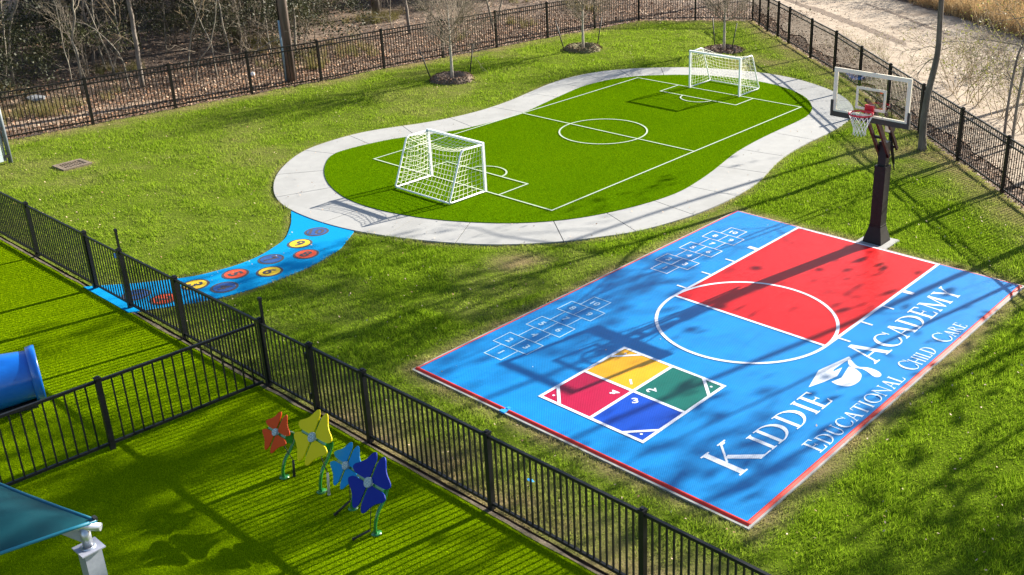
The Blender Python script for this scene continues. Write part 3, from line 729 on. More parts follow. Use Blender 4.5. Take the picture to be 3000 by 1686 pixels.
# ------------------------------------------------------------------ fences
def fence(name, label, cat, group, pts, H, rails, pitch, pick, post_w, mt, post_h, skip=(), rail_d=.034, pick_lo=.07):
    root = empty(name, (*pts[0], 0), label=label, cat=cat, group=group); o0 = Vector((*pts[0], 0))
    for i, p in enumerate(pts):
        if ('post', i) in skip: continue
        m = MB(); a = Vector((*p, 0))-o0
        d = Vector((*pts[min(i+1,len(pts)-1)],0))-Vector((*pts[max(i-1,0)],0)); d.normalize(); n = Vector((-d.y,d.x,0))
        m.box(a+Vector((0,0,post_h/2-.04)), (post_w,post_w,post_h+.08), (d,n,Vector((0,0,1))))
        m.box(a+Vector((0,0,post_h+.012)), (post_w+.014,post_w+.014,.024), (d,n,Vector((0,0,1))))
        m.box(a+Vector((0,0,post_h+.032)), (post_w*.6,post_w*.6,.022), (d,n,Vector((0,0,1))))
        m.build('fence_post', mt, root)
    for i in range(len(pts)-1):
        if i in skip: continue
        a = Vector((*pts[i],0))-o0; b = Vector((*pts[i+1],0))-o0; d = (b-a).normalized(); L = (b-a).length
        a2 = a+d*post_w*.5; b2 = b-d*post_w*.5
        m = MB()
        for zr in rails: m.bar(a2+Vector((0,0,zr)), b2+Vector((0,0,zr)), rail_d, rail_d*1.05)
        nP = max(1, int(round((b2-a2).length/pitch)))
        for q in range(1, nP):
            p = a2+(b2-a2)*q/nP
            n = Vector((-d.y,d.x,0))
            m.box(p+Vector((0,0,(pick_lo+rails[0])/2)), (pick,pick,rails[0]-pick_lo), (d,n,Vector((0,0,1))))
        m.build('fence_panel', mt, root)
    return root
B_ = M['black_steel']
nearP = [(-18.8,FENCE_Y),(-16.2,FENCE_Y),(-13.58,FENCE_Y),(-10.95,FENCE_Y),(-9.53,FENCE_Y),(-7.52,FENCE_Y),(-4.86,FENCE_Y),(-3.51,FENCE_Y),(-2.18,FENCE_Y),(.46,FENCE_Y),(3.10,FENCE_Y),(5.74,FENCE_Y),(8.4,FENCE_Y)]
fence('play_fence', 'long black metal picket fence between the play turf and the lawn', 'fence', None, nearP, 1.2, (1.175,.11), .107, .0215, .076, B_, 1.215, skip=(3,6), rail_d=.040, pick_lo=.10)
fence('divider_fence', 'black metal picket fence dividing the two play turf pens', 'fence', None, [(-4.865,FENCE_Y-.06),(-5.03,-14.03),(-5.20,-16.6),(-5.37,-19.2)], 1.2, (1.165,.11), .150, .0215, .076, B_, 1.20, skip=(('post',0),), rail_d=.040, pick_lo=.10)
def gate(a, b, label, tall_at_b):
    root = empty('metal_gate', (*a,0), label=label, cat='gate', group='black metal gates in the play fence')
    a = Vector((0,0,0)); b = Vector((*b,0))-root.location; d = b.normalized(); a2 = a+d*.055; b2 = b-d*.055
    m = MB()
    for zr in (1.15,.11): m.bar(a2+Vector((0,0,zr)), b2+Vector((0,0,zr)), .032, .034)
    for p in (a2, b2): m.bar(p+Vector((0,0,.06)), p+Vector((0,0,1.17)), .04, .04)
    n = int((b2-a2).length/.107)
    for q in range(1, n):
        p = a2+(b2-a2)*q/n; m.bar(p+Vector((0,0,.11)), p+Vector((0,0,1.15)), .017, .017)
    m.build('gate_leaf', B_, root)
    for z in (.28, 1.0):
        h = MB(); h.box(a2+Vector((-.03,-.0,z)), (.05,.07,.10)); h.build('hinge', B_, root)
    c = b2 if tall_at_b else a2
    l = MB(); p = b2+Vector((-.02,.045,0))
    l.box(p+Vector((0,0,1.30)), (.045,.035,.62)); l.box(p+Vector((0,0,1.58)), (.06,.05,.05)); l.box(p+Vector((0,0,1.08)), (.06,.05,.10))
    l.build('latch', B_, root)
    if tall_at_b:
        q = MB(); q.box(p+Vector((.0,-.10,1.10)), (.05,.012,.09)); q.build('latch_label', M['sticker_blue'], root)
    return root
M['sticker_blue'] = mat('blue_sticker', (.08,.28,.75), rough=.4)
gate((-10.95,FENCE_Y), (-9.53,FENCE_Y), 'black picket gate with tall latch at the start of the blue path', True)
gate((-3.51,FENCE_Y), (-4.86,FENCE_Y), 'black picket gate with tall latch where the two near fences meet', False)
BK = M['back_steel']
fence('wood_fence', 'long dark metal picket fence along the edge of the woods', 'fence', None, BACKP, 1.43, (1.405,1.25,.12), .108, .021, .078, BK, 1.435, rail_d=.036, pick_lo=.06)
fence('track_fence', 'long dark metal picket fence beside the sandy track', 'fence', None, RIGHTP, 1.43, (1.405,1.25,.12), .112, .0165, .078, BK, 1.435, skip=(('post',0),), rail_d=.036, pick_lo=.06)
# ------------------------------------------------------------------ soccer goals
def make_goal(loc, s, label):
    """mouth along x (width 1.97), depth toward s*y"""
    root = empty('soccer_goal', (*loc, .066), rz=.017, label=label, cat='soccer goal', group='white netted soccer goals')
    W, H, TD, BD = .985, 1.235, .70, 1.20; P = M['white_paint']
    for sx in (-1, 1):
        m = MB(); m.box((sx*W,0,H/2), (.055,.065,H)); m.build('goal_post', P, root)
        m = MB(); m.tube([(sx*W,s*.02,H-.02),(sx*W,s*(TD-.08),H-.01),(sx*W,s*TD,H-.04),(sx*W,s*(TD+.05),H-.13),(sx*W,s*(BD-.06),.16),(sx*W,s*(BD-.01),.07),(sx*W,s*(BD-.07),.025),(sx*W,s*.03,.022)], .024, 8)
        m.build('side_frame', P, root)
    m = MB(); m.box((0,0,H+.001), (2*W+.056,.066,.056)); m.build('crossbar', P, root)
    m = MB(); m.tube([(-W,s*(BD-.02),.03),(W,s*(BD-.02),.03)], .022, 8); m.build('ground_bar', P, root)
    n = MB(); r = random.Random(3 if s > 0 else 5); jt = lambda a=.008: r.uniform(-a,a)
    nu = 15
    prof = [(0,0),(.14,.16),(.32,.33),(.5,.5),(.69,.66),(.86,.83)]  # unused spacing guide
    roof = 6; back = 10; rows = []
    for v in range(roof+back+1):
        row = []
        for u in range(nu+1):
            t = u/nu; x = -W+2*W*t; sagu = 4*t*(1-t)
            if v <= roof:
                q = v/roof; y = TD*q; z = H-.02-.12*sagu*(q**.6)-.05*sin(pi*q)*sagu
            else:
                q = (v-roof)/back
                y = TD+(BD-.03-TD)*q+.0; z = (H-.03)*(1-q)+.03*q-.12*sagu*(1-q)
                y -= .16*sin(pi*min(1,q*1.0))*sagu*.8
            row.append(Vector((x+jt()*(0<u<nu), s*y+jt(), z+jt()*(0<v<roof+back))))
        rows.append(row)
    C_ = .0042
    for row in rows: n.tube(row, C_*(1.5 if row is rows[roof] else 1), 3, False)
    for u in range(nu+1): n.tube([row[u] for row in rows], C_, 3, False)
    for sx in (-1, 1):
        nv, nh = 10, 8; gr = []
        for a in range(nv+1):
            z = .03+(H-.06)*a/nv; D = TD+(BD-TD)*(1-a/nv); row = []
            for b in range(nh+1):
                t = b/nh; sg = sin(pi*t)*sin(pi*a/nv)
                row.append(Vector((sx*(W-.07*sg)+jt(.006), s*D*t+jt(), z-.05*sg+jt())))
            gr.append(row)
        for row in gr: n.tube(row, C_, 3, False)
        for b in range(nh+1): n.tube([row[b] for row in gr], C_, 3, False)
    n.build('goal_net', M['net'], root)
    return root
make_goal((-9.92,-2.735), -1, 'white soccer goal nearer the camera, seen from behind its sagging net')
make_goal((-10.19,8.80), 1, 'white soccer goal at the far end, open mouth facing the camera')

# ------------------------------------------------------------------ basketball hoop
M['hoop_black'] = mat('matt_black_pad_vinyl', (.010,.008,.009), (.015,.012,.013), 12, .6, .1, 60, spec=.25)
M['hoop_steel'] = mat('dark_painted_steel', (.009,.010,.012), None, rough=.45, spec=.3)
M['hoop_maroon'] = mat('dark_red_black_arm_paint', (.030,.007,.011), None, rough=.45, spec=.3)
M['board_pad'] = mat('dark_olive_edge_pad', (.035,.034,.028), None, rough=.7)
M['board_white'] = mat('white_screen_print', (.78,.70,.56), None, rough=.6, spec=.3)
M['rim_red'] = mat('red_rim_paint', (.55,.012,.03), None, rough=.35)
M['orange_sticker'] = mat('orange_sticker', (.85,.10,.02), None, rough=.5)
gm = bpy.data.materials.new('clear_acrylic'); gm.use_nodes = True
N = gm.node_tree.nodes; L = gm.node_tree.links
tr = N.new('ShaderNodeBsdfTransparent'); tr.inputs[0].default_value = (.93,.95,.95,1); gl = N.new('ShaderNodeBsdfGlossy'); gl.inputs['Roughness'].default_value = .03
ms = N.new('ShaderNodeMixShader'); ms.inputs[0].default_value = .07
L.new(tr.outputs[0], ms.inputs[1]); L.new(gl.outputs[0], ms.inputs[2]); L.new(ms.outputs[0], N['Material Output'].inputs[0])
hp = empty('basketball_hoop', (.04,.45,.03), label='black basketball hoop with clear backboard and red rim at the court', cat='basketball hoop')
HO = Vector((.04,.45,.03))
def hb(name, mt, parent=hp): return mb_.build(name, mt, parent)
def frus(m, b, t, z0, z1):
    P = [(-b,-b,z0),(b,-b,z0),(b,b,z0),(-b,b,z0),(-t,-t,z1),(t,-t,z1),(t,t,z1),(-t,t,z1)]
    m.add(P, [(3,2,1,0),(4,5,6,7),(0,1,5,4),(1,2,6,5),(2,3,7,6),(3,0,4,7)])
mb_ = MB(); frus(mb_, .22, .215, 0, .05); frus(mb_, .215, .135, .052, .36); mb_.box((0,0,.38), (.275,.275,.03)); hb('base_skirt', M['hoop_black'])
mb_ = MB(); mb_.box((0,0,1.055), (.255,.255,1.32)); mb_.box((0,0,1.72), (.262,.262,.02)); mb_.box((.0,-.1285,1.05), (.02,.004,1.3)); hb('pole_pad', M['hoop_black'])
mb_ = MB(); mb_.box((0,0,1.98), (.175,.175,.52)); mb_.box((0,0,2.245), (.185,.185,.02)); hb('pole', M['hoop_steel'])
# backboard at world y=-.40
YB = -.40-.45; BX = .02
for sx in (-1, 1):
    mb_ = MB(); mb_.bar((sx*.105,.02,1.93), (sx*.105,YB+.06,3.02), .05, .075); hb('lower_arm', M['hoop_maroon'])
    mb_ = MB(); mb_.bar((sx*.115,.36,2.02), (sx*.115,-.40,3.06), .045, .07); mb_.bar((sx*.115,-.40,3.06), (sx*.115,YB+.05,3.30), .045, .06); hb('upper_arm', M['hoop_maroon'])
for c_, s_z in (((0,-.28,2.41),(.21,.05,.05)),((0,.30,2.08),(.23,.05,.05)),((0,-.62,2.86),(.21,.05,.05))):
    mb_ = MB(); mb_.box(c_, s_z); hb('cross_brace', M['hoop_steel'])
mb_ = MB(); mb_.tube([(-.14,.0,1.98),(.14,.0,1.98)], .03, 8); hb('pivot_pin', M['hoop_steel'])
mb_ = MB(); mb_.tube([(.03,.10,2.50),(.03,.30,2.02),(.03,.44,1.66)], [.035,.04,.03], 8); mb_.tube([(.03,.44,1.66),(.03,.50,1.50)], .016, 6); mb_.box((.06,.05,2.58), (.14,.20,.215)); hb('height_adjuster', M['hoop_steel'])
mb_ = MB(); mb_.box((.06,-.054,2.58), (.12,.006,.19)); mb_.box((.06,.05,2.690), (.14,.20,.005)); hb('white_label_plate', M['board_white'])
mb_ = MB(); mb_.tube([(.13,.02,2.62),(.42,YB+.08,3.28)], .014, 6); mb_.tube([(-.13,.02,2.62),(-.36,YB+.08,3.28)], .014, 6); hb('board_brace', M['hoop_steel'])
bw, z0, z1 = .845, 2.93, 3.875
mb_ = MB(); mb_.box((BX,YB,(z0+z1)/2), (2*bw-.04,.012,z1-z0-.04)); bb = hb('backboard', gm)
def rectring(m, x0, x1, za, zb, w, y, th):
    m.box(((x0+x1)/2,y,zb-w/2), (x1-x0,th,w)); m.box(((x0+x1)/2,y,za+w/2), (x1-x0,th,w))
    m.box((x0+w/2,y,(za+zb)/2), (w,th,zb-za-2*w)); m.box((x1-w/2,y,(za+zb)/2), (w,th,zb-za-2*w))
mb_ = MB(); rectring(mb_, BX-bw, BX+bw, z0, z1, .082, YB-.002, .034); hb('board_border', M['board_white'], bb)
mb_ = MB(); rectring(mb_, BX-.33, BX+.33, 3.105, 3.565, .052, YB-.009, .005); hb('target_square', M['board_white'], bb)
mb_ = MB(); mb_.box((BX,YB-.003,z0-.012), (2*bw+.06,.062,.105)); 
for sx in (-1, 1): mb_.box((BX+sx*(bw+.006),YB-.003,z0+.155), (.055,.062,.235))
hb('edge_pad', M['board_pad'], bb)
mb_ = MB(); mb_.box((BX+.22,YB-.0125,3.50), (.055,.002,.028)); hb('board_sticker', M['orange_sticker'], bb)
mb_ = MB(); RZ = 3.12; RC = (BX, YB-.38)
ringp = [(RC[0]+.235*cos(2*pi*i/32), RC[1]+.235*sin(2*pi*i/32), RZ) for i in range(33)]
mb_.tube(ringp, .018, 8); mb_.box((BX,YB-.03,RZ+.02), (.19,.05,.17)); mb_.box((BX,YB-.105,RZ-.012), (.15,.13,.02))
mb_.bar((BX-.07,YB-.05,RZ-.07), (BX-.10,YB-.19,RZ-.01), .014); mb_.bar((BX+.07,YB-.05,RZ-.07), (BX+.10,YB-.19,RZ-.01), .014)
rim = hb('rim', M['rim_red'])
mb_ = MB(); nn = 12; lv = [(.235,0),(.20,-.10),(.165,-.18),(.138,-.26),(.122,-.34),(.13,-.42)]
for i in range(nn):
    for sg in (1, -1):
        pts = [(RC[0]+r_*cos(2*pi*(i+sg*.5*k)/nn), RC[1]+r_*sin(2*pi*(i+sg*.5*k)/nn), RZ-.01+z_) for k, (r_, z_) in enumerate(lv)]
        mb_.tube(pts, .0048, 4, False)
hb('hoop_net', M['bnet'], rim)

# ------------------------------------------------------------------ musical flowers
M['stem_green'] = mat('glossy_green_paint', (.010,.16,.030), None, rough=.25, coat=.5)
M['hub_grey'] = mat('grey_blue_metal', (.27,.36,.38), (.22,.30,.32), 40, .45)
M['hub_dot'] = mat('pale_bolt', (.6,.65,.66), None, rough=.4)
M['cord_black'] = mat('black_cord', (.012,.012,.013), None, rough=.6)
M['beater_grey'] = mat('grey_beater', (.42,.42,.42), None, rough=.5)
PET = {'orange': (.60,.058,.001), 'yellow': (.66,.53,.0005), 'light blue': (.002,.21,.50), 'dark blue': (.001,.016,.24)}
def flower(base, zc, R, col, handle, pose):
    root = empty('musical_flower', (*base, .008), rz=radians(pose), label=f'{col} four petalled musical flower on a curved green stem', cat='musical flower', group='musical flowers on the play turf')
    pm_ = mat(col.replace(' ','_')+'_petal_plastic', PET[col], None, rough=.45, spec=.1)
    # stem: S curve in the plane behind the head
    pts = catmull([(0,.0,-.03),(0,-.01,.10*zc/.75),(.0,.05,.27*zc/.75),(0,.17,.40*zc/.75),(0,.25,.53*zc/.75),(0,.245,.61*zc/.75),(0,.16,.68*zc/.75),(0,.03,.735*zc/.75)], 6)
    m = MB(); m.tube(pts, .023, 10); m.lathe((0,0,0), [(.0,.012),(.07,.012),(.07,0)], 14); m.build('stem', M['stem_green'], root)
    g = MB(); gp = [(.035,zc-.03),(.14,zc*.91),(.235,zc*.82),(.24,zc*.72),(.19,zc*.62),(.10,zc*.72),(-.02,zc*.82)]
    g.add([(-.006,y,z) for y, z in gp]+[(.006,y,z) for y, z in gp], [tuple(range(len(gp))), tuple(range(2*len(gp)-1,len(gp)-1,-1))]+[(i,i+len(gp),(i+1)%len(gp)+len(gp),(i+1)%len(gp)) for i in range(len(gp))])
    g.build('stem_plate', M['stem_green'], root)
    # head facing -y, tilted back
    th0 = 0.0; hg = .016
    HP = lambda x_, u_, n_: (x_, u_*.57-n_*.82, zc+u_*.82+n_*.57)
    for k in range(4):
        a = th0+radians(45)+k*pi/2       # from vertical, clockwise seen from the front
        e = .024
        o = [(.050,.050-e*1.2),(R*.32,R*.32-e*1.2),(R*.60,R*.60-e*1.25),(R*.76,R*.735-e*1.4),(R*.90,R*.74-e),(R*1.02,R*.655),(R*1.065,R*.52),(R*1.03,R*.33),(R*.99,R*.15)]
        o = o+[(R*.98,0)]+[(x_,-y_) for x_, y_ in o[::-1]]
        sm = catmull([(p[0],p[1]) for p in o], 4)
        q = [( p.x*sin(a)+p.y*cos(a), p.x*cos(a)-p.y*sin(a)) for p in sm]
        m = MB(); nq = len(q); yf, yb = -.030, -.015
        V = [Vector((x_, z_, 0)) for x_, z_ in q]; tri = tessellate_polygon([V])
        m.add([HP(x_,z_,-yf) for x_, z_ in q]+[HP(x_,z_,-yb) for x_, z_ in q], [tuple(t) for t in tri]+[tuple(i+nq for i in t) for t in tri]+[(i,(i+1)%nq,(i+1)%nq+nq,i+nq) for i in range(nq)])
        bm = bmesh.new(); o_ = m.build('petal', pm_, root); bm.from_mesh(o_.data); bmesh.ops.recalc_face_normals(bm, faces=bm.faces); bm.to_mesh(o_.data); bm.free()
    m = MB()
    for k in range(2):
        a = th0+k*pi/2; m.bar(HP(-sin(a)*R*.86,-cos(a)*R*.86,.004), HP(sin(a)*R*.86,cos(a)*R*.86,.004), .03, .014, up=(0,-.82,.57))
    m.build('petal_bracket', M['stem_green'], root)
    m = MB(); hr = .20*R+.004; P = [(hr*cos(2*pi*i/20), hr*sin(2*pi*i/20)) for i in range(20)]
    m.add([HP(x_,z_,.055) for x_, z_ in P]+[HP(x_,z_,0) for x_, z_ in P], [tuple(range(19,-1,-1))[::-1]]+[(i,(i+1)%20,(i+1)%20+20,i+20) for i in range(20)])
    hub = m.build('flower_hub', M['hub_grey'], root)
    m = MB()
    for i in range(7):
        r_ = 0 if i == 6 else hr*.58; a = i*pi/3
        m.box(HP(r_*cos(a),r_*sin(a),.057), (.014,.010,.014))
    m.build('hub_bolt', M['hub_dot'], hub)
    # beater hanging on a cord
    hx, hy, hz, ex, ey = handle; R3 = Matrix.Rotation(-radians(pose), 3, 'Z')
    p0 = Vector((-.02,.02,zc-R*.15)); p1 = R3 @ Vector((hx,hy,hz)); p2 = R3 @ Vector((ex,ey,.02))
    m = MB(); m.tube([p0, (p0+p1)/2+Vector((0,.0,-.03)), p1], .006, 5); cd = m.build('beater_cord', M['cord_black'], root)
    m = MB(); m.tube([p1, p2], [.016,.020], 6); m.tube([p2, p2+(p2-p1)*.06], .024, 6); m.build('beater', M['beater_grey'] if col == 'yellow' else M['cord_black'], cd)
flower((-2.39,-12.83), .745, .240, 'orange', (.105,.115,.27,.10,.10), 0)
flower((-1.68,-12.70), .885, .315, 'yellow', (.155,.035,.36,.145,.02), 0)
flower((-1.02,-12.66), .690, .258, 'light blue', (.11,-.10,.235,-.06,-.24), 0)
flower((-.335,-12.80), .800, .32, 'dark blue', (.05,-.125,.15,-.12,-.27), 0)

# ------------------------------------------------------------------ blue tube slide
M['slide_blue'] = mat('glossy_blue_plastic', (.003,.12,.52), (.004,.13,.55), 6, .28, coat=.3)
M['slide_dark'] = mat('black_foot_and_shade', (.012,.012,.012), None, rough=.7)  # black of the support feet, with the shade under the slide included
sd_ = Vector((.30,.954,0)).normalized(); sn = Vector((-sd_.y,sd_.x,0))
SC0 = Vector((-7.33,-14.04,0)); 
slide = empty('tube_slide', SC0, label='bright blue plastic tube slide end with a flared flange', cat='slide')
m = MB(); prof = [(.0,.395,.50),(-.12,.395,.50),(-.5,.43,.50),(-1.0,.46,.50),(-1.6,.49,.53),(-2.3,.50,.62),(-3.0,.50,.85)]
def tubeshell(m, prof, inner=False):
    V = []; F = []; n = 40
    for t, r_, zc in prof:
        for j in range(n):
            a = 2*pi*j/n; p = sd_*t+sn*(r_*cos(a)); V.append((p.x,p.y,zc+r_*sin(a)))
    for i in range(len(prof)-1):
        for j in range(n): F.append((i*n+j,(i+1)*n+j,(i+1)*n+(j+1)%n,i*n+(j+1)%n) if not inner else (i*n+j,i*n+(j+1)%n,(i+1)*n+(j+1)%n,(i+1)*n+j))
    m.add(V, F, 0, True)
tubeshell(m, prof); tubeshell(m, [(t,r_-.025,z_) for t,r_,z_ in prof], True); m.build('slide_tube', M['slide_blue'], slide)
m = MB(); tubeshell(m, [(-.10,.397,.50),(-.095,.445,.50),(.0,.455,.50),(.035,.452,.50),(.035,.405,.50),(.0,.37,.50)]); m.build('flange', M['slide_blue'], slide)
for t, wl, wt, hh in ((-.55,.9,.5,.09),(-1.9,.10,.7,.16),(-2.7,.10,.7,.2)):  # support blocks; their black also stands in for shade under the tube
    m = MB(); c = sd_*t; m.box((c.x,c.y,hh/2), (wl,wt,hh), (sd_,sn,Vector((0,0,1)))); m.build('slide_foot', M['slide_dark'], slide)

# ------------------------------------------------------------------ shade canopy
M['sail'] = mat('teal_shade_cloth', (.0004,.036,.050), (.001,.066,.085), 1.3, .6, .15, 260, trans=.10, spec=.25)
M['sail_hem'] = mat('teal_hem_tape', (.003,.12,.19), None, rough=.5)
M['galv'] = mat('pale_grey_powder_coat', (.25,.265,.33), (.285,.30,.37), 30, .42)
M['chrome'] = mat('galvanised_steel', (.42,.45,.52), None, rough=.3, metal=.6)
PX, PY = 1.225, -16.73
shade = empty('shade_canopy', (PX,PY,0), label='teal shade cloth canopy corner on a pale grey steel post', cat='shade canopy')
m = MB(); ax = (Vector((1,0,0)),Vector((0,1,0)),Vector((0,0,1)))
m.box((0,0,1.49), (.145,.145,2.98)); m.build('post', M['galv'], shade)
m = MB(); m.box((0,0,2.985), (.20,.20,.012)); m.build('cap_plate', M['galv'], shade)
m = MB(); m.tube([(0,0,2.99),(0,0,3.20)], .042, 14); m.lathe((0,0,2.99), [(.062,.0),(.062,.012),(.044,.016)], 16); m.build('stub_pipe', M['chrome'], shade)
od = Vector((-.70,-.72,.12)).normalized()
a_ = Vector((0,0,3.205)); m = MB(); m.tube([a_-od*.14, a_+od*.6, a_+od*2.2+Vector((0,0,.35))], .036, 14); m.build('rafter_pipe', M['chrome'], shade)
m = MB(); g1 = a_+od*.30; m.add([(0,.004,3.02),(0,.004,3.19),(g1.x,g1.y+.004,g1.z-.03),(0,-.004,3.02),(0,-.004,3.19),(g1.x,g1.y-.004,g1.z-.03)], [(0,1,2),(5,4,3),(0,2,5,3),(0,3,4,1),(1,4,5,2)]); m.build('gusset', M['galv'], shade)
S0 = Vector((.095,.075,3.262)); SZ = 5.6
n = 28; V = []; F = []
c0, c1, c2, c3 = S0, S0+Vector((-SZ,0,0)), S0+Vector((-SZ,-SZ,0)), S0+Vector((0,-SZ,0))
for i in range(n+1):
    for j in range(n+1):
        u, v = i/n, j/n
        p = c0+Vector((-SZ*u,-SZ*v,0))
        p.y -= .48*sin(pi*u)*(1-v)**3; p.y += .48*sin(pi*u)*v**3
        p.x -= .48*sin(pi*v)*(1-u)**3; p.x += .48*sin(pi*v)*u**3
        du = min(u,1-u); dv = min(v,1-v)
        p.z += 1.15*min(du,dv)**.9 + .55*sqrt(du*dv)
        V.append(p)
for i in range(n):
    for j in range(n): F.append((i*(n+1)+j,i*(n+1)+j+1,(i+1)*(n+1)+j+1,(i+1)*(n+1)+j))
m = MB(); m.add(V, F, 0, True); sail = m.build('shade_cloth', M['sail'], shade)
m = MB()
m.tube([V[i*(n+1)]+Vector((0,0,.004)) for i in range(n+1)], .016, 6); m.tube([V[j]+Vector((0,0,.004)) for j in range(n+1)], .016, 6)
m.build('hem', M['sail_hem'], sail)
m = MB(); m.box(S0+Vector((-.02,.0,.02)), (.05,.03,.03)); m.build('corner_clamp', M['cord_black'], sail)

# ------------------------------------------------------------------ boarded gate at the left edge, drain, scraps
M['board_blue'] = mat('pale_blue_grey_boards', (.55,.62,.66), (.60,.66,.70), 6, .5)
M['frame_grey'] = mat('slate_grey_steel', (.10,.12,.14), (.13,.15,.17), 20, .45)
eg = empty('boarded_gate', (-20.93,-9.04,0), label='pale grey boarded gate on a slate steel frame at the left edge', cat='gate')
m = MB(); m.tube([(0,0,-.05),(0,0,2.05)], .055, 14); m.lathe((0,0,2.05), [(.058,0),(.058,.02),(.0,.05)], 14); m.build('gate_post', M['frame_grey'], eg)
m = MB(); 
for z in (.16,1.02,1.9): m.bar((.0,-.10,z), (.0,-2.2,z), .05, .06)
m.bar((0,-.12,.10), (0,-.12,1.95), .05, .06); m.build('gate_frame', M['frame_grey'], eg)
m = MB()
for k in range(10): m.box((.035,-1.18,.10+.19*k+.09), (.022,2.0,.184))
m.build('board_panel', M['board_blue'], eg)
for z in (.22,1.0,1.85):
    m = MB(); m.box((.03,-.075,z), (.05,.11,.07)); m.build('hinge', M['cord_black'], eg)
dr = empty('drain_grate', (-19.38,-8.09,0), rz=radians(2), label='rusty rectangular drain grate set in the lawn', cat='drain')
M['rust'] = mat('weathered_cast_iron', (.10,.075,.05), (.19,.145,.105), 14, .85, .4, 60)
m = MB(); 
for x_ in (-.27,.27): m.box((x_,0,.02), (.10,.78,.05))
for y_ in (-.34,.34): m.box((0,y_,.02), (.44,.10,.05))
m.build('grate_frame', M['rust'], dr)
m = MB()
for k in range(9): m.box((0,-.27+k*.0675,.018), (.44,.030,.03))
m.box((0,0,.019), (.03,.58,.03)); m.build('grate_bar', M['rust'], dr)
m = MB(); m.box((0,0,-.012), (.44,.58,.01)); m.build('grate_pit', M['cord_black'], dr)
def blob(name, loc, sz, mt, seed, label, cat):
    r = random.Random(seed); bm = bmesh.new(); bmesh.ops.create_icosphere(bm, subdivisions=2, radius=1)
    for v in bm.verts: v.co *= r.uniform(.75,1.15); v.co.x *= sz[0]; v.co.y *= sz[1]; v.co.z *= sz[2]
    me = bpy.data.meshes.new(name); bm.to_mesh(me); bm.free(); me.materials.append(mt)
    o = bpy.data.objects.new(name, me); COL.objects.link(o); o.location = loc; return tag(o, label, cat)
M['trash_white'] = mat('crumpled_white_plastic', (.72,.73,.74), None, rough=.5)
blob('litter_bag', (-24.9,.87,.02), (.09,.09,.08), M['trash_white'], 1, 'crumpled white bag among the brown leaves behind the wood fence', 'litter')
blob('litter_sheet', (-27.83,-5.45,-.02), (.42,.30,.07), mat('pale_grey_plastic', (.17,.18,.20), None, rough=.7), 2, 'flattened pale grey plastic sheet on the woodland floor', 'litter')
m = MB(); M['scrap'] = mat('bright_blue_plastic_scrap', (.01,.26,.72), None, rough=.5)
m.add([(-.05,-.03,.05),(.06,-.06,.065),(.11,.02,.055),(.02,.05,.07),(-.08,.03,.05)], [(0,1,2,3,4)]); m.add([(-.05,-.03,.047),(.06,-.06,.062),(.11,.02,.052),(.02,.05,.067),(-.08,.03,.047)], [(4,3,2,1,0)])
sc_ob = m.build('plastic_scrap', M['scrap'], loc=(.43,-10.70,0.01)); sc_ob.scale = (.75,.55,.6)
tag(sc_ob, 'small blue plastic scrap lying in the grass beyond the play fence', 'scrap')
m = MB(); m.box((0,0,0), (.07,.19,.02)); m.box((0,-.06,.008), (.11,.06,.018)); m.box((0,.055,.011), (.05,.05,.016))
tag(m.build('tile_tab', M['scrap'], loc=(-1.18,-9.60,.052)), 'blue plastic tile tab sticking out across the red court edge', 'tile tab')
# ------------------------------------------------------------------ utility poles
def upole(x, y, H, label, conduit=True):
    root = empty('utility_pole', (x,y,-.05), label=label, cat='utility pole')
    m = MB(); m.tube([(0,0,0),(0,0,H*.5),(0,0,H)], [.165,.145,.115], 18); m.build('pole', M['pole_wood'], root)
    if conduit:
        m = MB(); m.tube([(-.115,-.155,0),(-.105,-.145,2.15)], .045, 10); m.build('cable_guard', mat('grey_blue_conduit', (.22,.30,.36), None, rough=.45), root)
        m = MB(); m.tube([(-.105,-.145,2.15),(-.10,-.14,H-.5)], .022, 8); m.build('cable', M['cord_black'], root)
    m = MB(); m.box((0,.16,H-.5), (.10,.12,2.2)); m.build('cross_arm', M['pole_wood'], root)
    return root
upole(-23.10,1.30,10,'tall brown wooden utility pole with grey cable guard behind the wood fence')
upole(-19.0,28.4,11,'tall wooden utility pole beyond the far corner of the fences', False)

# ------------------------------------------------------------------ tree builders
def grow(m, p, d, L, r, lvl, R, spread, up=.25, nseg=4, kids=(3,5), wig=.18, leaves=None, mi=0, shrink=.62):
    pts = [p.copy()]; rs = [r]; q = p.copy(); dd = d.copy()
    for i in range(nseg):
        dd = (dd+Vector((R.gauss(0,wig),R.gauss(0,wig),R.gauss(0,wig)+up*.3))).normalized()
        q = q+dd*(L/nseg); pts.append(q.copy()); rs.append(max(r*(1-.75*(i+1)/nseg), .0030))
    m.tube(pts, rs, 7 if r > .05 else (5 if r > .02 else 3), r > .02, mi)
    if lvl == 0:
        if leaves is not None: leaves.append(pts[-1]); leaves.append(pts[-2])
        return
    for _ in range(R.randint(*kids)):
        t = R.uniform(.30,1)*nseg; i = min(int(t), nseg-1); b = pts[i].lerp(pts[i+1], t-i)
        ax = (pts[i+1]-pts[i]).normalized(); o = ax.orthogonal().normalized(); o.rotate(Matrix.Rotation(R.uniform(0,2*pi),3,ax))
        nd = (ax*cos(spread)+o*sin(spread)+Vector((0,0,up))).normalized()
        grow(m, b, nd, L*R.uniform(.45,.8)*shrink/.62, max(rs[i]*shrink,.0045), lvl-1, R, spread, up, max(3,nseg-1), kids, wig, leaves, mi, shrink)
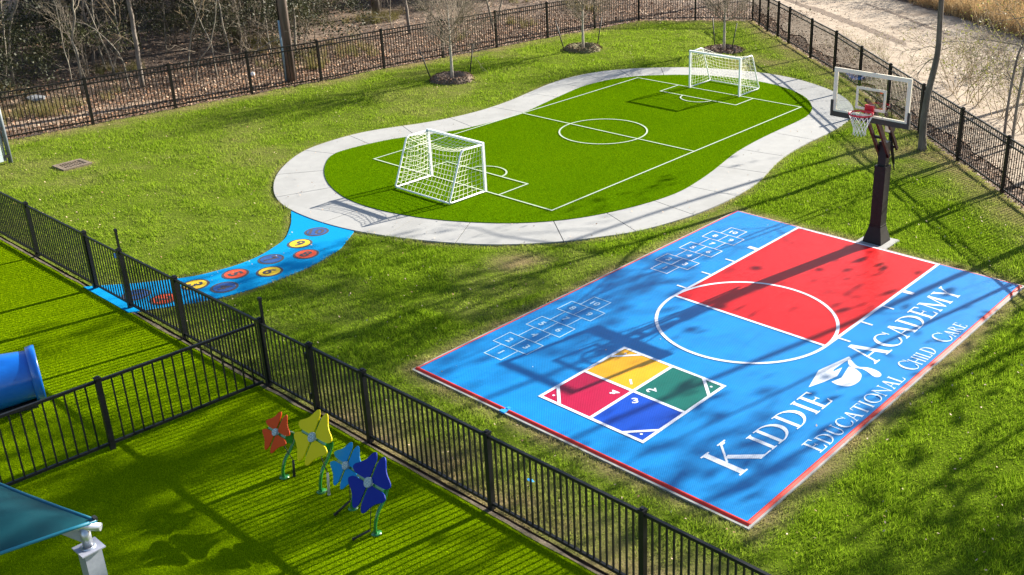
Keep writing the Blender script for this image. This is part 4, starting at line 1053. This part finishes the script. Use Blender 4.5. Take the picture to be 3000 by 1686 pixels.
def leafcloud(pts, n, rad, size, mt, name, parent, R=None, flat=1):
    P = np.array([tuple(p) for p in pts]); g = np.random.default_rng(len(P)+n)
    c = P[g.integers(0,len(P),n)] + g.normal(0,rad,(n,3))*np.array([1,1,flat])
    u = g.normal(0,1,(n,3)); u /= np.linalg.norm(u,axis=1)[:,None]; w_ = g.normal(0,1,(n,3)); v = np.cross(u,w_); v /= np.linalg.norm(v,axis=1)[:,None]
    s = size*(.5+g.random(n))[:,None]
    V = np.stack([c-u*s*.6, c-v*s*.32, c+u*s*.6, c+v*s*.32], 1).reshape(-1,3)
    return npmesh(name, V, np.arange(4*n).reshape(-1,4), mt, parent)

# young lawn trees with stakes and mulch rings
def young_tree(loc, seed, label):
    R = random.Random(seed); root = empty('young_tree', (*loc,0), label=label, cat='tree', group='young bare trees on the lawn')
    m = MB(); m.tube([(0,0,-.05),(.01,0,.4),(.0,.01,.85),(.01,0,1.2),(.02,.01,1.7),(.02,.0,2.6)], [.062,.05,.045,.042,.03,.012], 10); m.build('trunk', M['bark_young'], root)
    b = MB()
    for k in range(34):
        z = 1.06+.9*(k/34)**1.2; a = k*2.4+R.uniform(-.4,.4); tilt = radians(R.uniform(55,82) if k < 11 else R.uniform(18,50))
        d = Vector((cos(a)*sin(tilt), sin(a)*sin(tilt), cos(tilt)))
        grow(b, Vector((0,0,z)), d, R.uniform(.75,1.1) if k < 11 else R.uniform(1.1,1.9), .016, 2, R, radians(31), .22, 4, (5,8), .14, shrink=.68)
    b.build('crown', M['twig'], root)
    return root
young_tree(TREES3[0], 1, 'young bare tree nearest the utility pole, ringed by brown mulch')
young_tree(TREES3[1], 2, 'young bare tree in the middle of the row of three on the lawn')
young_tree(TREES3[2], 3, 'young bare tree behind the far soccer goal')
def mulch_ring(loc, seed, label, rr, hh, mt):
    n = 72; k = 14; V = []; F = []; R = random.Random(seed)
    for i in range(k+1):
        t = i/k; r_ = .08+rr*t; z = hh*max(0, sin(pi*min(1,max(0,(t-.28)/.72))))**.8 + .012
        for j in range(n):
            a = 2*pi*j/n; e = R.uniform(-.02,.02); wob = 1+.04*sin(3*a+seed)+.03*sin(7*a)
            V.append(((r_*wob+e)*cos(a), (r_*wob+e)*sin(a), max(.004, z+R.uniform(-.016,.016)) if i < k else -.02))
    for i in range(k):
        for j in range(n): F.append((i*n+j,(i+1)*n+j,(i+1)*n+(j+1)%n,i*n+(j+1)%n))
    m = MB(); m.add(V, F); o = m.build('mulch_ring', mt, loc=(*loc,0)); tag(o, label, 'mulch ring', 'mulch rings around the young trees')
    g = np.random.default_rng(seed); N_ = 1500; a = g.random(N_)*2*pi; t = g.random(N_); r_ = .12+rr*t
    z = hh*np.maximum(0, np.sin(pi*np.clip((t-.28)/.72,0,1)))**.8+.02
    c = np.stack([r_*np.cos(a), r_*np.sin(a), z], 1); u = g.normal(0,1,(N_,3)); u /= np.linalg.norm(u,axis=1)[:,None]; v = np.cross(u, g.normal(0,1,(N_,3))); v /= np.linalg.norm(v,axis=1)[:,None]
    s = (.02+.03*g.random(N_))[:,None]
    npmesh('bark_chips', np.stack([c-u*s, c-v*s*.4, c+u*s, c+v*s*.4],1).reshape(-1,3), np.arange(4*N_).reshape(-1,4), [mt, M['lf2']], o, mi=g.integers(0,2,N_))['kind'] = 'stuff'
M['mulch_grass'] = mat('grassy_mulch', (.12,.10,.05), (.20,.17,.09), 26, .95, 1.0, 60, col3=(.08,.09,.025), scale3=30)
mulch_ring(TREES3[0], 1, 'raised ring of dark brown mulch under the young tree nearest the utility pole', .68, .17, M['mulch'])
mulch_ring(TREES3[1], 2, 'raised mulch ring grown over with grass under the middle young tree', .66, .15, M['mulch_grass'])
mulch_ring(TREES3[2], 3, 'low worn mulch ring under the young tree behind the far goal', .70, .07, M['mulch'])
for (b, t, l) in (((-19.22,4.40),(-19.42,4.10),'dark stake left of the young tree nearest the utility pole'),((-18.62,5.62),(-18.52,5.80),'dark stake right of the young tree nearest the utility pole'),
                  ((-19.02,11.05),(-19.22,10.80),'dark stake left of the middle young tree'),((-18.33,12.22),(-18.22,12.42),'dark stake right of the middle young tree'),
                  ((-14.53,15.0),(-14.62,14.92),'dark stake left of the young tree behind the far goal'),((-13.42,14.50),(-13.30,14.66),'dark stake right of the young tree behind the far goal')):
    m = MB(); m.tube([(0,0,-.1),(t[0]-b[0],t[1]-b[1],1.1)], .022, 6); tag(m.build('tree_stake', M['cord_black'], loc=(*b,0)), l, 'stake', 'stakes beside the young trees')

# ------------------------------------------------------------------ which bay of the wood fence a point is seen behind
ORD = ['first','second','third','fourth','fifth','sixth','seventh','eighth','ninth','tenth','eleventh','twelfth']
def bay(x, y):
    for i in range(len(BACKP)-1):
        a, b = BACKP[i], BACKP[i+1]
        d1 = (x-CAM.x)*(a[1]-CAM.y)-(y-CAM.y)*(a[0]-CAM.x); d2 = (x-CAM.x)*(b[1]-CAM.y)-(y-CAM.y)*(b[0]-CAM.x)
        if d1*d2 <= 0: return i
    return 0 if y < 0 else len(BACKP)-2
def where(x, y):
    k = bay(x, y)-4
    if k == 0: return 'beside the utility pole'
    return f'behind the {ORD[abs(k)-1]} bay {"left" if k < 0 else "right"} of the pole'
USED = {}
def uniq(base, x, y):
    """add depth words until no other thing carries the label"""
    w_ = where(x, y)
    for dpt in ('', ', second back', ', third back', ', fourth back', ', fifth back', ', sixth back', ', seventh back', ', eighth back', ', ninth back', ', tenth back'):
        s = f'{base} {w_}{dpt}'
        if s not in USED: USED[s] = 1; return s
    return s

# measured woodland stems: base and upper points (metres)
STEMS = [
 ('pale',.045,[(-29.53,-5.75,0),(-29.28,-5.55,1.32),(-29.18,-5.46,2.23),(-29.09,-5.38,3.08)]),
 ('pale',.06,[(-30.07,-5.23,0),(-29.93,-5.11,1.62),(-29.67,-4.89,2.52),(-29.47,-4.73,2.96)]),
 ('pale',.055,[(-27.2,-4.17,0),(-27.14,-4.12,1.36),(-27.20,-4.16,1.8),(-27.02,-4.03,2.57),(-26.98,-3.99,3.11)]),
 ('pale',.05,[(-30.01,-2.01,0),(-30.09,-2.07,.74),(-30.1,-2.09,1.59),(-30.04,-2.03,2.54)]),
 ('brown',.11,[(-26.47,-2.44,0),(-26.44,-2.41,1.38),(-26.40,-2.38,2.95)]),
 ('brown',.08,[(-31.16,-1.93,0),(-31.11,-1.89,.7),(-31.11,-1.9,1.39)]),
 ('arching',.035,[(-26.84,-2.73,0),(-26.87,-2.75,.56),(-26.96,-2.83,1.23),(-27.35,-3.15,1.89),(-27.67,-3.42,2.19)]),
 ('pale',.04,[(-29.31,-2.13,0),(-28.93,-1.82,1.30),(-28.9,-1.8,1.85),(-28.9,-1.79,2.62)]),
 ('pale',.035,[(-26.87,-.51,0),(-26.63,-.31,1.44),(-26.39,-.11,2.0),(-26.18,.06,2.65)]),
 ('pale',.038,[(-25.95,.72,0),(-26.01,.67,1.69),(-26.07,.63,2.58)]),
 ('slender',.03,[(-25.75,-.03,0),(-25.79,-.06,1.19),(-25.93,-.18,1.83),(-26.02,-.26,2.36)]),
 ('slender',.035,[(-28.63,2.94,0),(-28.58,2.98,.99),(-28.62,2.95,2.02)]),
 ('slender',.03,[(-29.21,3.12,0),(-29.18,3.15,.82),(-29.21,3.12,1.93)]),
 ('pale',.035,[(-26.55,2.75,0),(-26.58,2.73,1.39),(-26.58,2.72,2.25)]),
 ('arching',.025,[(-28.15,3.31,0),(-28.13,3.33,.89),(-28.34,3.15,1.3)]),
 ('pale',.06,[(-26.04,3.43,0),(-25.94,3.52,1.22),(-25.92,3.53,2.21)]),
 ('slender',.03,[(-27.91,5.08,0),(-27.65,5.3,1.01),(-27.39,5.51,1.8)]),
 ('slender',.025,[(-28.44,5.99,0),(-28.39,6.04,.82),(-28.33,6.09,1.63)]),
 ('forked',.03,[(-25.51,-.97,0),(-25.35,-.84,.8),(-25.05,-.59,1.21)]),
 ('arching',.025,[(-25.33,.29,0),(-24.53,.96,.97),(-23.87,1.51,1.39)]),
 ('pale',.06,[(-24.27,12.19,0),(-24.38,12.1,.94),(-24.43,12.05,1.22)]),
 ('pale',.05,[(-25.77,13.96,0),(-25.68,14.03,.53),(-25.63,14.08,.83)]),
 ('arching',.025,[(-28.29,7.5,0),(-28.18,7.59,.34),(-27.81,7.9,.64),(-27.33,8.3,.77)]),
 ('brown',.10,[(-32.9,11.3,0),(-32.93,11.31,.47),(-32.9,11.3,1.2)]),
]
R = random.Random(42)
for _ in range(64):
    x = R.uniform(-40,-26.2); y = R.uniform(-9,21)
    if x > -27.5 and y > 7 and R.random() < .6: continue
    ln = R.uniform(-.3,.3); k = R.choice(['pale','pale','slender','slender','slender','brown','arching'])
    STEMS.append((k, {'pale':R.uniform(.03,.055),'slender':R.uniform(.018,.03),'brown':R.uniform(.07,.13),'arching':.022}[k], [(x,y,0),(x+ln*.3+R.uniform(-.1,.1),y+ln*.5,1),(x+ln*.7+R.uniform(-.12,.12),y+ln,2),(x+ln,y+ln*1.6,3)]))
DESC = {'pale':'slim pale bare tree','slender':'thin grey bare sapling','brown':'stout brown barked tree trunk','arching':'thin arching bare stem','forked':'forked bare sapling'}
STEMS.sort(key=lambda s: s[2][0][0], reverse=True)
for i, (k, r_, P) in enumerate(STEMS):
    R = random.Random(100+i); b = Vector(P[0]); root = empty('bare_tree', (b.x,b.y,-.06), label=uniq(DESC[k], b.x, b.y), cat='tree', group='bare trees in the woods')
    pts = [Vector(p)-b for p in P]; d = (pts[-1]-pts[-2]).normalized()
    if k == 'arching':
        e = pts[-1]
        for s in range(3): d = (d+Vector((R.uniform(-.2,.2),R.uniform(-.2,.2),-.35))).normalized(); e = e+d*.45; pts.append(e)
    else:
        e = pts[-1]; d = (d+Vector((0,0,.5))).normalized(); H = R.uniform(5.5,8) if k != 'slender' else R.uniform(2.6,4.5)
        while e.z < H: d = (d+Vector((R.gauss(0,.10),R.gauss(0,.10),.12))).normalized(); e = e+d*.8; pts.append(e)
    sp = catmull([p for p in pts], 3)
    # knobbly natural wander
    sp = [p+Vector((R.gauss(0,.012),R.gauss(0,.012),0)) for p in sp]
    n = len(sp); m = MB(); m.tube(sp, [max(.006, .8*r_*(1-.8*q/n)) for q in range(n)], 8 if r_ > .05 else 6)
    m.build('trunk', M['bark_dark'] if k == 'brown' else M['bark_pale'], root)
    b_ = MB(); b_.tube(sp, [max(.003, .5*r_*(1-.8*q/n)) for q in range(n)], 4)
    for q in range({'pale':14,'slender':13,'brown':12,'arching':9,'forked':12}[k]):
        t = R.uniform(.12,.98); p = sp[int(t*(n-1))]; a = R.uniform(0,2*pi); el = R.uniform(.1,1.2)
        grow(b_, p, Vector((cos(a)*cos(el),sin(a)*cos(el),sin(el))), R.uniform(.6,1.7), max(.006,r_*.28), 1 if k != 'pale' else 2, R, radians(38), .12, 5, (2,4), .22)
    b_.build('branches', M['twig_tan'] if i % 3 == 0 else M['twig'], root)

# evergreen undergrowth: five kinds of bush, copied
def shrub_proto(seed, h, w_, n, mt, size, stems=5):
    R = random.Random(seed); root = empty('evergreen_shrub', (0,0,0)); m = MB(); tips = []
    for k in range(stems):
        a = R.uniform(0,2*pi); d = Vector((cos(a)*.35,sin(a)*.35,1)).normalized()
        grow(m, Vector((R.uniform(-.15,.15),R.uniform(-.15,.15),-.05)), d, h*.75, .022, 2, R, radians(42), .10, 4, (3,5), .2, tips)
    m.build('stems', M['twig'], root)
    pts = [Vector((t.x*w_, t.y*w_, t.z)) for t in tips if t.z > .12]
    leafcloud(pts, n, .16, size, mt, 'foliage', root, flat=.8); return root
protos = [shrub_proto(1,2.6,1.25,5400,M['leaf_dark'],0.061), shrub_proto(2,3.4,1.1,6300,M['leaf_dark'],0.072), shrub_proto(3,1.9,1.35,3900,M['leaf_mid'],0.054), shrub_proto(4,2.9,1.2,5100,M['leaf_dark'],0.054), shrub_proto(5,1.3,1.5,2550,M['leaf_mid'],0.050)]
KIND = ['broad dark evergreen shrub','tall dark evergreen shrub','olive green bushy shrub','fine leaved dark shrub','low olive undergrowth bush']
R = random.Random(77); spots = []
for _ in range(3000):
    if len(spots) >= 92: break
    x = R.uniform(-49,-27.6); y = R.uniform(-13,26)
    if y > 6 and x > -29.8: continue
    if all((x-a)**2+(y-b)**2 > 1.5**2 for a, b in spots): spots.append((x,y))
spots.sort(key=lambda s: -s[0])
first = [True]*5
for i, (x, y) in enumerate(spots):
    k = R.choice([0,1,3,0,1,3,2,4] if x < -30 else [2,4,3,4,0])
    o = protos[k] if first[k] else copy_tree(protos[k]); first[k] = False
    o.location = (x,y,-.06); o.rotation_euler.z = R.uniform(0,6.28); s = R.uniform(.8,1.3); o.scale = (s,s,s*R.uniform(.9,1.2))
    tag(o, uniq(KIND[k], x, y), 'shrub', 'evergreen undergrowth in the woods')
# tall evergreens whose crowns shade the woods
def tall_proto(seed):
    R = random.Random(seed); root = empty('evergreen_tree', (0,0,0)); m = MB(); tips = []
    m.tube([(0,0,-.1),(.1,0,3),(.0,.1,6),(.1,.1,9.5)], [.17,.14,.10,.03], 10)
    for k in range(22):
        z = R.uniform(2.6,9.2); a = R.uniform(0,2*pi); grow(m, Vector((.05,.05,z)), Vector((cos(a),sin(a),.25)).normalized(), R.uniform(1.2,2.4)*(1.15-z/12), .035, 2, R, radians(40), .08, 4, (3,4), .18, tips)
    m.build('trunk', M['bark_dark'], root); leafcloud(tips, 7000, .24, .13, M['leaf_dark'], 'crown', root); return root
tp = [tall_proto(11), tall_proto(12)]; R = random.Random(5); tf = [True,True]
TALL = [(-31.5,-9.5),(-34,-4.5),(-33.2,.8),(-36,4.2),(-33.5,7.6),(-36.5,12),(-34.5,16.5),(-39.5,-2),(-40,8.5),(-41,15.5),(-38.5,-8.5),(-33.5,21.5),(-44,3),(-45,11),(-44.5,19.5),(-31.0,11.2),(-30.6,3.8),(-31.5,25)]
TALL.sort(key=lambda s: -s[0])
for i, (x, y) in enumerate(TALL):
    k = i % 2; o = tp[k] if tf[k] else copy_tree(tp[k]); tf[k] = False
    o.location = (x,y,-.06); o.rotation_euler.z = R.uniform(0,6.28); s = R.uniform(.85,1.2); o.scale = (s,s,s)
    tag(o, uniq(['tall dark evergreen tree','tall shaggy evergreen tree'][k], x, y), 'tree', 'evergreen trees in the woods')

# dry grass and brush between the wood fence and the trees
def tufts(name, pts, h, mt, label, cat, per=34, lean=.5):
    g = np.random.default_rng(len(pts)); P = np.repeat(np.array(pts), per, 0); n = len(P); P = P+np.c_[g.normal(0,.10,(n,2)), np.zeros(n)]
    a = g.random(n)*2*pi; l = g.random(n)*lean; hh = h*(.4+.8*g.random(n)); wd = .010+.012*g.random(n)
    tip = P+np.stack([np.cos(a)*l*hh, np.sin(a)*l*hh, hh], 1); b = g.random(n)*2*pi; q = np.stack([np.cos(b)*wd/2, np.sin(b)*wd/2, 0*b], 1)
    V = np.stack([P-q, P+q, tip], 1).reshape(-1,3)
    return tag(npmesh(name, V, np.arange(3*n).reshape(-1,3), mt), label, cat, kind='stuff')
M['straw'] = mat('dry_straw', (.62,.45,.24), (.45,.29,.13), 2, .8, trans=.5); M['weed'] = mat('dull_green_weeds', (.13,.13,.035), (.24,.19,.07), 1.5, .8, trans=.3)
x, y = scatter(5200, -31, -23.4, -10, 20); d = segdist(x, y, BACKP); k = (~inpoly(x, y, LAWN)) & (d > 1.6) & (RNG.random(len(x)) < .75*np.clip(vnoise(x, y, .5, 51)*2.6-1.45, 0, 1)); 
tufts('wild_weeds', np.c_[x[k],y[k],-.05+0*x[k]], .42, [M['weed']], 'dull green and straw weeds between the wood fence and the trees', 'weeds', 26, .8)
r = random.Random(8); br = [(-16,31.5),(-12,28.6),(-9,26.6),(-6.2,24.7),(-3.5,22.8),(0,20.3)]
pts = []
for p in catmull(br, 90):
    for _ in range(12):
        o = abs(r.gauss(0,2.6))+.15; pts.append((p.x+.55*o+r.uniform(-.4,.4), p.y+.83*o+r.uniform(-.4,.4), -.06))
tufts('dry_brush', pts, .95, [M['straw']], 'tall straw coloured dry brush along the far side of the sandy track', 'dry brush', 12, .9)
# brown brush shrubs in it
def brush_proto(seed, mt, n, sz, h=1.9):
    R = random.Random(seed); root = empty('brush_shrub', (0,0,0)); m = MB(); tips = []
    for k in range(9):
        a = R.uniform(0,2*pi); grow(m, Vector((R.uniform(-.3,.3),R.uniform(-.3,.3),0)), Vector((cos(a)*.45,sin(a)*.45,1)).normalized(), h*R.uniform(.6,1), .015, 2, R, radians(35), .12, 5, (3,5), .16, tips)
    m.build('stems', M['twig_tan'], root)
    if n: leafcloud(tips, n, .10, sz, mt, 'foliage', root)
    return root
bp2 = [brush_proto(1, M['leaf_tan'], 700, .07), brush_proto(2, M['leaf_oliv'], 620, .05), brush_proto(3, M['leaf_tan'], 260, .06)]
bf = [True]*3; r = random.Random(15); BW = ['tan leaved brush shrub','olive leaved brush shrub','bare twiggy brush shrub']
xs = [(-15.2,32.2),(-13.6,30.4),(-12.4,31.4),(-11.4,28.9),(-10.2,29.6),(-9.2,27.4),(-8.1,28.4),(-7.4,26.2),(-6.2,27.0),(-5.6,24.9),(-4.4,25.9),(-3.6,23.6),(-2.2,24.4),(-1.2,22.0),(-6.9,29.6),(-9.4,31.0),(-3.9,28.0)]
for i, (x, y) in enumerate(xs):
    k = r.choice([0,0,1,2]); o = bp2[k] if bf[k] else copy_tree(bp2[k]); bf[k] = False
    o.location = (x,y,-.06); o.rotation_euler.z = r.uniform(0,6); s = r.uniform(.9,1.35); o.scale = (s,s,s)
    tag(o, f'{BW[k]} on the far side of the track, {ORD[i] if i < 12 else ["thirteenth","fourteenth","fifteenth","sixteenth","seventeenth"][i-12]} from the left', 'shrub', 'brush along the sandy track')
# sparse olive shrubs just outside the track fence
ob = [(-3.95,13.9,1.0),(-2.95,12.9,1.15),(-4.3,15.2,.8),(-1.75,11.9,1.0),(-7.0,14.4,.6),(-8.9,15.6,.55),(-.7,10.6,.95)]
OW = ['left of the leaning tree trunk','straight behind the leaning tree trunk','far behind the leaning tree trunk','right of the leaning tree trunk','seen behind the clear backboard','beyond the basketball hoop','close to the twin bare saplings']
for (x, y, s), w2 in zip(ob, OW):
    o = copy_tree(bp2[1]); o.location = (x,y,-.06); o.rotation_euler.z = x*7; o.scale = (s,s,s); tag(o, 'sparse olive leaved shrub outside the track fence, '+w2, 'shrub', 'sparse shrubs beside the track fence')

# ------------------------------------------------------------------ trees on the right, whose shade falls over the court
def big_tree(P, r_, H, seed, label, leaves=0, lsize=.16, name='tall_tree', lo=3.4, nb=16, mt=None, col=None, blen=(1.6,3.4), lvl=3, bthin=.34):
    R = random.Random(seed); b = Vector(P[0]); root = empty(name, (b.x,b.y,-.06), label=label, cat='tree')
    pts = [Vector(p)-b for p in P]; e = pts[-1]; d = (pts[-1]-pts[-2]).normalized()
    while e.z < H: d = (d+Vector((R.gauss(0,.05),R.gauss(0,.05),.25))).normalized(); e = e+d*.9; pts.append(e)
    sp = catmull(pts, 3); n = len(sp); m = MB()
    rs = [max(.02, r_*(1-.85*q/n)) for q in range(n)]; rs[0] = r_*1.35; rs[1] = r_*1.12; m.tube(sp, rs, 12)
    m.build('trunk', col or M['bark_dark'], root); b_ = MB(); tips = []
    for q in range(nb):
        t = R.uniform(0,1); z = lo+(H-lo)*t; p = min(sp, key=lambda v: abs(v.z-z)); a = q*2.4+R.uniform(-.5,.5)
        grow(b_, p, Vector((cos(a),sin(a),R.uniform(.1,.7))).normalized(), R.uniform(*blen)*(1.2-.6*t), r_*bthin, lvl, R, radians(38), .10, 5, (2,4), .16, tips)
    b_.build('branches', M['twig'], root)
    if leaves: leafcloud(tips, leaves, .28, lsize, mt or M['leaf_mid'], 'crown', root)
    return root
lt = big_tree([(-2.09,7.27,0),(-2.13,7.24,.8),(-2.10,7.27,1.62),(-2.0,7.34,2.5),(-1.98,7.35,3.0),(-2.02,7.33,4.1)], .105, 9.5, 3, 'leaning grey tree trunk standing on the lawn beside the track fence', leaves=700, lsize=.06, lo=4.6, nb=14, col=M['bark_mid'])
m = MB(); R = random.Random(2)
for p, d, L_ in (((.03,.03,2.9),(-.5,-.45,.2),.8),((.03,.03,2.6),(-.5,-.4,-.3),.7),((.05,.05,3.05),(.6,.55,.35),1.3),((.05,.05,2.7),(.5,.6,.3),.8)):
    grow(m, Vector(p), Vector(d).normalized(), L_, .018, 2, R, radians(36), -.12, 6, (3,4), .2)
m.build('side_shoots', M['twig'], lt)
big_tree([(-.57,9.28,0),(-.60,9.25,.3),(-.6,9.26,1.48),(-.54,9.3,2.5),(-.46,9.37,2.9)], .045, 6.5, 5, 'slim reddish bare sapling outside the track fence, left of a twin', name='bare_sapling', lo=1.2, nb=14, blen=(.7,1.5), lvl=2, leaves=260, lsize=.05, mt=M['leaf_oliv'])
big_tree([(-.28,9.14,0),(-.31,9.12,.3),(-.31,9.12,1.32),(-.27,9.155,2.15)], .05, 6.5, 6, 'slim grey bare sapling outside the track fence, right of a twin', name='bare_sapling', lo=1.2, nb=14, blen=(.7,1.5), lvl=2, leaves=200, lsize=.05, mt=M['leaf_oliv'], col=M['bark_pale'])
SHADERS = [(4.9,8.6,9,150,21,4.6,5,.07,'behind the court corner'),(2.4,13.4,16,4200,22,11.4,15,.10,'behind the twin saplings'),(4.6,11.6,16,4200,28,11.2,15,.10,'tallest behind the court corner'),(7.6,7.2,9,150,23,4.2,5,.07,'close outside the fence right of the court'),
  (7.4,12.2,16,2600,29,11.2,14,.10,'further right of the court'),(11.4,12.5,13,2600,24,4.2,11,.12,'well back from the court corner'),(9.6,9.2,10.5,1300,31,4.4,9,.09,'nearest the right end of the fence'),(-1.0,18.2,15.5,2300,27,9.9,14,.10,'on the near edge of the track')]
for i, (x, y, H, lv, s, lo, nb, rr, wds) in enumerate(SHADERS):
    big_tree([(x,y,0),(x+.1,y,2),(x,y+.1,4)], rr, H, s, 'tall leafy tree beyond the track fence, '+wds, leaves=lv, lsize=.19, lo=lo, nb=nb, blen=(1.5,2.9), bthin=.2)
